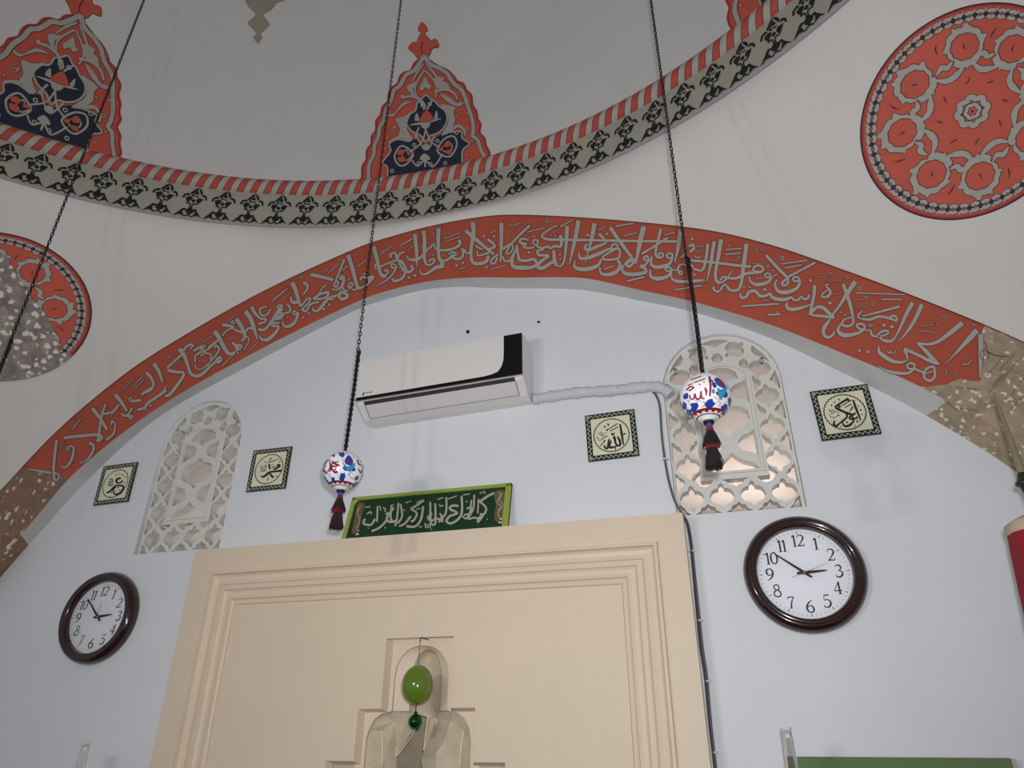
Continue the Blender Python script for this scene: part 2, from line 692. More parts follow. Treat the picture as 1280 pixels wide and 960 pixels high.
# scratched lines in the bare plaster
for a, b in [((1233, 470), (1253, 447)), ((1236, 491), (1268, 458)), ((1241, 482), (1262, 456)), ((1259, 517), (1277, 496)), ((1262, 496), (1280, 472)),
             ((1246, 478), (1272, 450)), ((1250, 462), (1270, 440)), ((1195, 484), (1226, 487)), ((1200, 510), (1222, 514)), ((1180, 500), (1198, 514))]:
    P.line([a, ((a[0] + b[0]) / 2 + .4, (a[1] + b[1]) / 2), b], [1.0, .7], 1, 0.003)
P.line([(1226, 440), (1230, 437), (1235, 440), (1236, 446), (1231, 450), (1226, 447), (1226, 440)], [.8], 2, 0.003)
P.line([(1234, 439), (1244, 444), (1262, 446)], [1.2, .6], 2, 0.003)
P.line([(1229, 425), (1233, 431), (1233, 437)], [.8], 2, 0.003)
P.mb.build('bare_plaster_patch', [M['stoneR'], mat('scratch', (112, 100, 88), 0.9), M['dark']], trim, label='bare beige plaster patch at the right end of the arch')
P = Paint(plane_y(PY))
patch_faces(P.mb, [(24, 592), (30, 587), (46, 590), (66, 593), (68, 601), (74, 597), (84, 599), (90, 597), (88, 603)], True)
P.mb.build('bare_plaster_patch', M['stoneL'], trim, label='bare brown plaster patch at the left end of the arch')
# ------------------------------------------------------------------ white vault between arch and dome ring (pendentives)
upx = [p[0] for p in A_up if p[1] > 1.55]
upz = [p[1] for p in A_up if p[1] > 1.55]


def f_front(x):
    return interp(upx, upz, x)


def f_side(t):
    return 0.5 * (interp(upx, upz, CX + abs(t)) + interp(upx, upz, CX - abs(t)))


def pend_base(th):
    """point of the arches at bearing th (0 = towards the front wall)"""
    q = math.radians(45)
    if abs(th) <= q:
        x = CX + HALF * math.tan(th)
        return HALF / math.cos(th), f_front(x)
    k = math.copysign(math.pi / 2, th)
    d = th - k
    if abs(d) > q:
        d = math.pi - abs(th)
        return HALF / math.cos(d), f_side(HALF * math.tan(d))
    return HALF / math.cos(d), f_side(HALF * math.tan(d))


RR, RZ = 2.645, 3.925
rows = []
NT, NP = 288, 30
SZ, SR = 1.03, 3.82     # the vault is close to a sphere about this height


def sph(z):
    return math.sqrt(SR * SR - (z - SZ) ** 2)


for j in range(NP + 1):
    t = j / NP
    row = []
    for i in range(NT + 1):
        th = math.radians(-150 + 300 * i / NT)
        rb, zb = pend_base(th)
        z = zb + (RZ - zb) * t
        k = min(1.0, (RZ - zb) / 0.8)
        rr = sph(z) + (rb - sph(zb)) * (1 - t) ** (1 + 2 * k) + (RR - sph(RZ)) * t ** (1 + 5 * k)
        row.append((CX + rr * math.sin(th), CY + rr * math.cos(th), z))
    rows.append(row)
mb = MB()
mb.grid(rows, 0, True)
vault = mb.build('wall_vault', M['pend'])
tagp(vault, 'warm white curved vault between the arch band and the dome ring', 'vault', kind='structure')
PEND = BVHTree.FromPolygons([Vector(v) for v in mb.v], mb.f)

# ------------------------------------------------------------------ dome
rows = []
DR, DZ = 2.64, 4.19
prof = [(2.64, 3.95)] + [(DR * math.cos(a), DZ + DR * 1.04 * math.sin(a)) for a in [math.pi / 2 * k / 40 for k in range(40)]] + [(0.02, DZ + DR * 1.04)]
mb = MB()
mb.lathe((CX, CY, 0), prof, n=200)
dome = mb.build('ceiling', M['dome'])
tagp(dome, 'plain white dome interior above the painted ring', 'dome ceiling', kind='structure')
DOME = BVHTree.FromPolygons([Vector(v) for v in mb.v], mb.f)

# ------------------------------------------------------------------ dome ring: rope moulding over a palmette frieze
mb = MB()
mb.lathe((CX, CY, 0), [(2.66, 3.922), (2.628, 3.905), (2.6245, 3.906), (2.6245, 3.913), (2.626, 3.9135), (2.626, 4.02), (2.626, 4.118), (2.66, 4.13)], n=240, mis=[1, 1, 1, 0, 0, 0, 0])
ring = mb.build('trim_2', [M['ringgrey'], M['lip']])
tagp(ring, 'grey ring moulding with black palmettes around the foot of the dome', 'dome ring', kind='structure')
mb = MB()
NS = 250
RCX, RCZ, RT = 2.634, 4.157, 0.045
tub = [math.radians(a) for a in range(80, 291, 15)]
for s in range(NS):
    a0 = 2 * math.pi * s / NS
    st = 2 * math.pi / NS
    for u0, u1, mi in ((0, .46, 0), (.46, .5, 2), (.5, .96, 1), (.96, 1.0, 2)):
        for k in range(len(tub) - 1):
            vs = []
            for u, tb, kk in ((u0, tub[k], k), (u1, tub[k], k), (u1, tub[k + 1], k + 1), (u0, tub[k + 1], k + 1)):
                sl = (kk / (len(tub) - 1) - .5)
                a = a0 + st * (u - 1.15 * sl - 0.3 * sl * sl)
                r = RCX + RT * math.cos(tb)
                vs.append((CX + r * math.sin(a), CY + r * math.cos(a), RCZ + RT * math.sin(tb)))
            mb.add(vs, [(0, 1, 2, 3)], mi, True)
mb.build('rope_moulding', [M['ropered'], M['pgrey'], M['dark']], ring, label='rope moulding striped red and grey')

NC = 120
cell = 2 * math.pi / NC
pal = """p: 390,748 436,704 488,652 512,690 545,735 470,712|p: 800,735 752,700 705,645 690,690 660,735 735,708
p: 608,612 632,648 682,642 652,682 602,706 558,672 558,650 590,644|9: 488,652 520,632 570,642 606,610|9: 706,645 685,630 645,640 610,610
9: 545,738 600,715 655,738|7: 512,690 500,666 545,640|7: 692,690 700,662 660,640
9: 575,640 598,604 595,562 580,546 538,548|9: 642,632 625,604 628,562 645,548 692,550
p: 660,306 618,332 553,400 576,412 602,384 645,346|p: 660,306 702,334 733,386 716,412 690,360|p: 655,352 682,404 642,402 602,406
p: 452,474 474,424 530,402 562,424 492,434 478,476|p: 508,466 560,446 592,452 570,492 556,548 520,502
p: 812,474 800,424 760,402 720,420 780,434 796,476|p: 690,460 762,466 726,512 700,548 664,490
p: 632,480 656,506 626,532 598,502|p: 600,410 626,432 600,442 585,428|7: 640,430 664,440 680,430|6: 580,500 600,470 570,455"""


def ring_map(c):
    def m(px, py, off=0.0):
        a = (c + (px - 595) / 430.0) * cell
        z = 3.912 + (752 - py) * 0.205 / 470.0
        r = 2.6255 - off
        return Vector((CX + r * math.sin(a), CY + r * math.cos(a), z))
    return m


mb = MB()
base = Paint(ring_map(0.0))
base.dsl(pal, 0, 0.003, 0, 5.0, 0.0024)
for c in range(-34, 35):
    a = (c - 4.33) * cell
    ca, sa = math.cos(a), math.sin(a)
    vs = []
    for x, y, z in base.mb.v:
        dx, dy = x - CX, y - CY
        vs.append((CX + dx * ca + dy * sa, CY - dx * sa + dy * ca, z))
    mb.add(vs, base.mb.f, 0)
mb.build('palmette_frieze', M['black'], ring, label='row of black painted palmettes')

# ------------------------------------------------------------------ side walls, floor
for nm, sx in (('wall_left', -1), ('wall_right', 1)):
    x = CX + sx * HALF
    pts = [(CY - HALF, 0.0)] + [(CY + t, f_side(t)) for t in [HALF * (k / 30.0) for k in range(-30, 31)]] + [(CY + HALF, 0.0)]
    mb = MB()
    vs = [(x, p[0], p[1]) for p in pts]
    r = delaunay_2d_cdt([Vector(p) for p in pts], [(i, (i + 1) % len(pts)) for i in range(len(pts))], [], 1, 1e-5)
    mb.add([(x, p[0], p[1]) for p in r[0]], [list(f) for f in r[2]])
    o = mb.build(nm, M['wall'])
    tagp(o, 'plain plaster wall on the %s side of the prayer hall' % ('left' if sx < 0 else 'right'), 'wall', kind='structure')
mb = MB()
mb.box((-4.2, -5.6, -0.06), (1.95, 0.0, 0.0))
tagp(mb.build('floor', M['floor']), 'carpeted floor of the prayer hall', 'floor', kind='structure')

# ------------------------------------------------------------------ painted motifs on the dome
dm = bvh_map(DOME)
P = Paint(dm, 440, 20, 4.5714)
outer = [(412, 238), (360, 270), (338, 312), (300, 326), (275, 350), (262, 388), (228, 414), (211, 452), (207, 490), (176, 522), (165, 568), (140, 602), (138, 655), (114, 692),
         (112, 732), (86, 772), (85, 820), (62, 862), (58, 925), (50, 1010), (800, 860), (785, 805), (785, 780), (765, 742), (757, 702), (730, 668), (735, 622), (718, 590), (710, 545),
         (688, 508), (682, 455), (655, 428), (636, 390), (600, 374), (582, 342), (545, 308), (500, 288), (440, 252)]
outer = outer[:34 + 4]
outer_s = catmull(outer, 3, True)
P.poly(outer_s, 2, 0.0010, False, 22, 4.0)
P.poly(outer_s, 0, 0.0022, False, 22)
finial = [(402, 38), (425, 65), (430, 86), (414, 100), (436, 126), (450, 142), (480, 134), (496, 176), (460, 186), (444, 222), (420, 242), (400, 234), (380, 244), (355, 214), (324, 184),
          (346, 154), (370, 150), (385, 116), (396, 96), (380, 80), (384, 60)]
finial = catmull(finial, 4, True)
P.line(outer_s[:-12], [15], 6, 0.0030, -1.0)
P.poly(finial, 2, 0.0012, False, 30, 3.0)
P.poly(finial, 0, 0.0030, False, 30)
P.dsl('5: 404,150 398,190 404,215', 2, 0.004)
navy_low = [(215, 735), (222, 778), (174, 842), (205, 870), (200, 960), (640, 930), (632, 782), (674, 735), (632, 702), (626, 664), (560, 668), (505, 680), (425, 742), (372, 700), (330, 722), (262, 708)]
navy_top = [(425, 455), (455, 482), (472, 488), (500, 518), (535, 548), (546, 592), (528, 640), (490, 675), (446, 690), (425, 722), (392, 686), (340, 660), (310, 612), (324, 570), (364, 542), (374, 500), (398, 480)]
for q in (navy_low, navy_top):
    P.poly(q, 3, 0.0036, False, 22)
# scalloped grey ribbon inside the rim
P.dsl("""24/22/20: 416,228 388,272 352,318 312,338 292,372 272,404 242,428 226,480 196,540 182,600 160,640 150,700 130,740 124,800 100,850 95,925 90,990
24/22/20: 416,228 446,276 502,302 545,332 566,366 592,396 626,424 646,462 662,512 678,560 692,610 696,660 692,690 720,712 736,762 756,802 770,850""", 1, 0.0048, 2, 3.0, 0.0040)
# navy field borders
P.dsl("""c10: 425,455 455,482 472,488 500,518 535,548 546,592 528,640 490,675 446,690 425,722 392,686 340,660 310,612 324,570 364,542 374,500 398,480
9: 200,960 205,870 174,842 222,778 215,735 262,708 330,722
9: 640,930 632,782 674,735 632,702 626,664 560,668""", 1, 0.0052, 2, 2.0, 0.0044)
# arabesque leaves and arms
P.dsl("""s: 250,592 300,578 346,545 322,600 316,650 345,700 330,722 270,692 276,650
s: 506,512 550,514 592,526 584,560 592,602 570,646 532,674 512,690 528,656 552,612 546,556
s: 316,405 372,380 352,420 360,456 336,448
s: 470,360 524,352 520,390 500,420 486,400
s: 350,495 300,515 262,552 240,578 215,578 206,562 245,560 290,500
s: 505,445 560,470 600,500 626,494 634,512 600,520 540,490
14/18/12: 405,525 388,482 340,462 290,472|18: 290,476 288,455
12/16/12: 470,440 530,424 580,440 606,480|16: 556,432 556,408
12/16/10: 350,700 300,690 250,705 210,730
14/20/10: 516,682 560,662 606,632 640,652 650,690
10/14/8: 413,275 378,320 345,380|10/14/8: 425,275 470,330 500,372
s: 386,414 398,392 420,352 442,392 458,402 440,424 420,412 402,432
10: 375,480 362,420 385,360 415,315|10: 480,470 486,410 460,360 420,315
d16: 250,640 190,760 660,560 690,720 660,800 600,580 205,700 130,850 640,500|o9,5: 655,650 600,672 240,650
s: 500,430 520,380 556,395 540,422""", 1, 0.0058, 2, 2.2, 0.0050)
# interlace on the navy field
P.dsl("""9: 328,785 400,728 424,650|9: 422,650 452,720 502,756|9: 366,688 430,770 474,688|9: 345,828 376,862 420,830 466,866 522,792
c10: 245,805 282,748 330,768 352,800 312,852 270,856|c10: 490,772 530,708 582,692 602,740 570,802 530,806
c7: 288,800 310,770 330,790 345,800 312,830|c7: 520,765 548,722 575,745 556,790
s: 328,628 420,604 516,590 420,622|s: 396,622 416,612 450,616 440,640 420,650 402,640|s: 360,600 372,558 388,600|s: 472,590 486,545 492,585
s: 402,760 425,772 448,752 440,740 425,735 410,742|s: 390,825 402,800 418,792 442,806 448,824 420,830
o9,6: 358,742 490,718 384,846 452,852 232,890 535,846 415,520 446,508|10: 420,830 420,868
10: 385,640 362,700 378,690|10: 405,490 420,520 410,540|10: 460,488 430,540""", 1, 0.0064)
P.dsl("""s: 388,604 426,544 468,588 452,604 410,612|s: 258,782 290,768 300,792 268,800|s: 262,812 304,812 302,838 272,838|s: 318,780 352,792 320,800
s: 528,738 560,722 570,742 540,756|s: 536,776 566,768 572,788 548,796|s: 496,770 524,748 520,776""", 0, 0.0070, 2, 2.0, 0.0067)
motif = P.mb.build('painted_motif', [M['medred'], M['pgrey'], M['dark'], M['navy'], M['navy'], M['navy'], M['rimred']], dome, label='red and navy painted lobed motif in the middle of the dome edge')


for ang, lb in ((MOT_L, 'red and navy painted lobed motif at the left edge of the dome'), (MOT_R, 'red and navy painted lobed motif cut by the top of the view')):
    me = motif.data.copy()
    Rm = Matrix.Translation((CX, CY, 0)) @ Matrix.Rotation(-math.radians(ang), 4, 'Z') @ Matrix.Translation((-CX, -CY, 0))
    me.transform(Rm)
    o = bpy.data.objects.new('painted_motif', me)
    C.objects.link(o)
    o.parent = dome
    o['label'] = lb
P = Paint(dm, 260, 0, 10.667)
drop = [(300, -260), (500, 0), (545, 90), (610, 150), (640, 190), (610, 240), (540, 295), (545, 330), (600, 380), (640, 430), (655, 460), (612, 480), (612, 505), (665, 585), (722, 505), (700, 468),
        (690, 455), (745, 400), (775, 370), (822, 345), (800, 300), (775, 255), (735, 220), (735, 190), (830, 140), (890, 80), (900, 45), (1010, 5), (1200, -60), (1250, -260)]
P.poly(drop, 1, 0.0015, False, 40, 5)
P.poly(drop, 0, 0.0025, False, 40)
P.mb.build('painted_pendant', [mat('faded_olive_paint', (158, 152, 136), 0.8, 0.05, 6), mat('faded_edge', (112, 108, 100), 0.8)], dome, label='faded grey painted pendant tip high on the dome')

# ------------------------------------------------------------------ painted round medallions on the vault
pm = bvh_map(PEND)


def medallion(cx, cy, A, B, rot, patch, label):
    def mp(u, v, off=0.0):
        return pm(cx + A[0] * u + B[0] * v, cy + A[1] * u + B[1] * v, off)
    P = Paint(mp)
    nr, na = 26, 96
    for r0, off, mi in ((1.0, 0.0012, 3), (0.984, 0.0022, 5), (0.965, 0.0028, 0)):
        rows = []
        for j in range(nr + 1):
            row = []
            for i in range(na):
                a = 2 * math.pi * i / na
                r = max(r0 * j / nr, 0.002)
                q = mp(r * math.cos(a), r * math.sin(a), off)
                row.append(q if q is not None else mp(0.9 * r * math.cos(a), 0.9 * r * math.sin(a), off))
            rows.append(row)
        P.mb.grid(rows, mi, False, True)

    def pol(r, a):
        return (r * math.cos(a), r * math.sin(a))
    # plaited border: two crossing grey strands with dark eyes
    nb = 58
    for ph in (0, math.pi):
        pts = [pol(0.900 + 0.033 * math.cos(nb * a / 2 * 1.0 + ph), a) for a in [2 * math.pi * k / (nb * 6) for k in range(nb * 6)]]
        P.line(pts, [0.033], 2, 0.0042, 0.006, True, 2)
        P.line(pts, [0.033], 1, 0.0050, 0.0, True, 2)
    for k in range(nb):
        a = 2 * math.pi * (k + 0.5) / nb
        P.poly([pol(0.868, a), pol(0.900, a - 0.036), pol(0.932, a), pol(0.900, a + 0.036)], 4, 0.0054)
        t = a + math.pi / nb
        P.poly([pol(0.925, a - .020), pol(0.952, a + .012), pol(0.925, a + .032)], 1, 0.0046)
        P.poly([pol(0.878, t - .020), pol(0.846, t + .012), pol(0.878, t + .032)], 1, 0.0046)
    # central rosette
    for rr, n, wd in ((0.125, 8, 0.05), (0.06, 6, 0.03)):
        ring_ = [pol(rr * (1 + 0.10 * math.cos(n * a)), a + rot) for a in [2 * math.pi * k / 64 for k in range(64)]]
        P.line(ring_, [wd], 2, 0.0042, 0.006, True, 2)
        P.line(ring_, [wd], 1, 0.0050, 0.0, True, 2)
    for k in range(6):
        a = rot + k * math.pi / 3
        P.poly([pol(0.085, a - .12), pol(0.1, a), pol(0.085, a + .12), pol(0.074, a)], 4, 0.0056)
    P.poly([pol(0.012, k * math.pi / 4) for k in range(8)], 2, 0.0056)
    # eight wreath flowers joined by leafy stems
    for k in range(8):
        a0 = rot + 2 * math.pi * k / 8 + (0.04 if k % 2 else -0.02)
        ca, sa = math.cos(a0), math.sin(a0)

        def loc(r, t):          # radial, tangential
            return (r * ca - t * sa, r * sa + t * ca)
        fr = 0.625
        n = 60
        L, R, L2, R2 = [], [], [], []
        for i in range(n + 1):
            a = 2 * math.pi * i / n
            out = 0.160 + 0.016 * abs(math.sin(a * 5.5)) + 0.022 * math.cos(a) + (0.03 if abs(math.sin(a * 2.75 + .4)) > .97 else 0)
            inn = 0.126 + 0.008 * abs(math.sin(a * 5))
            if math.cos(a) < -0.75:
                out = inn + 0.025 + 0.04 * (1 + (-0.75 - math.cos(a)) * 0)
            L.append(loc(fr + out * math.cos(a), out * math.sin(a) * 1.02))
            R.append(loc(fr + inn * math.cos(a), inn * math.sin(a) * 1.02))
            L2.append(loc(fr + (out + .007) * math.cos(a), (out + .007) * math.sin(a) * 1.02))
            R2.append(loc(fr + (inn - .007) * math.cos(a), (inn - .007) * math.sin(a) * 1.02))
        P.strip(L2, R2, 2, 0.0040)
        P.strip(L, R, 1, 0.0049)
        # bud on the inner side, small leaf tips, little pistil
        bud = [loc(0.445 + 0.028 * math.cos(t) * (1 + .25 * math.cos(4 * t)), 0.028 * math.sin(t) * (1 + .25 * math.cos(4 * t))) for t in [2 * math.pi * q / 16 for q in range(16)]]
        P.poly(bud, 2, 0.0043, grow=.006)
        P.poly(bud, 1, 0.0052)
        P.line([loc(0.60, -0.012), loc(0.625, 0.004), loc(0.66, 0.012)], [0.006, 0.010, 0.004], 2, 0.0052)
        P.line([loc(0.61, 0.012), loc(0.64, 0.006)], [0.005], 2, 0.0052)
        # two leaves to the next flower
        for pts, ws in (([loc(0.445, 0.02), loc(0.37, 0.12), loc(0.355, 0.20), loc(0.40, 0.30)], [0.012, 0.060, 0.050, 0.010]),
                        ([loc(0.43, 0.28), loc(0.49, 0.22), loc(0.475, 0.17), loc(0.53, 0.12)], [0.008, 0.050, 0.048, 0.008])):
            P.line(pts, ws, 2, 0.0041, 0.006)
            P.line(pts, ws, 1, 0.0051)
        # loose wisps
        P.line([loc(0.27, 0.03), loc(0.30, 0.0), loc(0.33, -0.01)], [0.008, 0.012, 0.004], 2, 0.0046)
        P.line([loc(0.62, 0.245), loc(0.68, 0.255), loc(0.73, 0.245)], [0.004, 0.014, 0.004], 2, 0.0046)
    o = P.mb.build('painted_medallion', [M['medred'], M['pgrey'], M['dark'], M['dark'], M['navy'], M['rimred']], vault, label=label)
    if patch:
        Q = Paint(pm)
        det = A[0] * B[1] - A[1] * B[0]
        cl = []
        for x, y in patch:
            x, y = x - cx, y - cy
            u, v = (x * B[1] - y * B[0]) / det, (A[0] * y - A[1] * x) / det
            k = min(1.0, 1.0 / max(math.hypot(u, v), 1e-6)) if math.hypot(u, v) > .93 else 1.0
            if math.hypot(u, v) > .93:
                k = 1.0 / math.hypot(u, v)
            cl.append((cx + (A[0] * u + B[0] * v) * k, cy + (A[1] * u + B[1] * v) * k))
        Q.poly(cl, 0, 0.0068, False, 8)
        Q.mb.build('bare_plaster_patch', M['stoneM'], vault, label='flecked grey bare plaster breaking into the left medallion')
    return mp


mpr = medallion(1216, 139, (141, -25), (4, -134), math.radians(9), None, 'coral red painted medallion with grey wreath flowers at the right')
mpl = medallion(-8, 383, (123, 11), (4, -93), math.radians(5), [(-60, 330), (0, 318), (10, 320), (14, 330), (22, 343), (33, 362), (38, 370), (52, 386), (60, 396), (68, 412), (73, 430), (76, 440), (86, 440), (92, 441),
              (84, 452), (70, 462), (52, 469), (34, 474), (10, 477), (-15, 477), (-40, 474), (-65, 464), (-90, 448), (-110, 425), (-122, 400), (-128, 375), (-118, 345), (-90, 338)], 'coral red painted medallion half lost to bare plaster at the left')
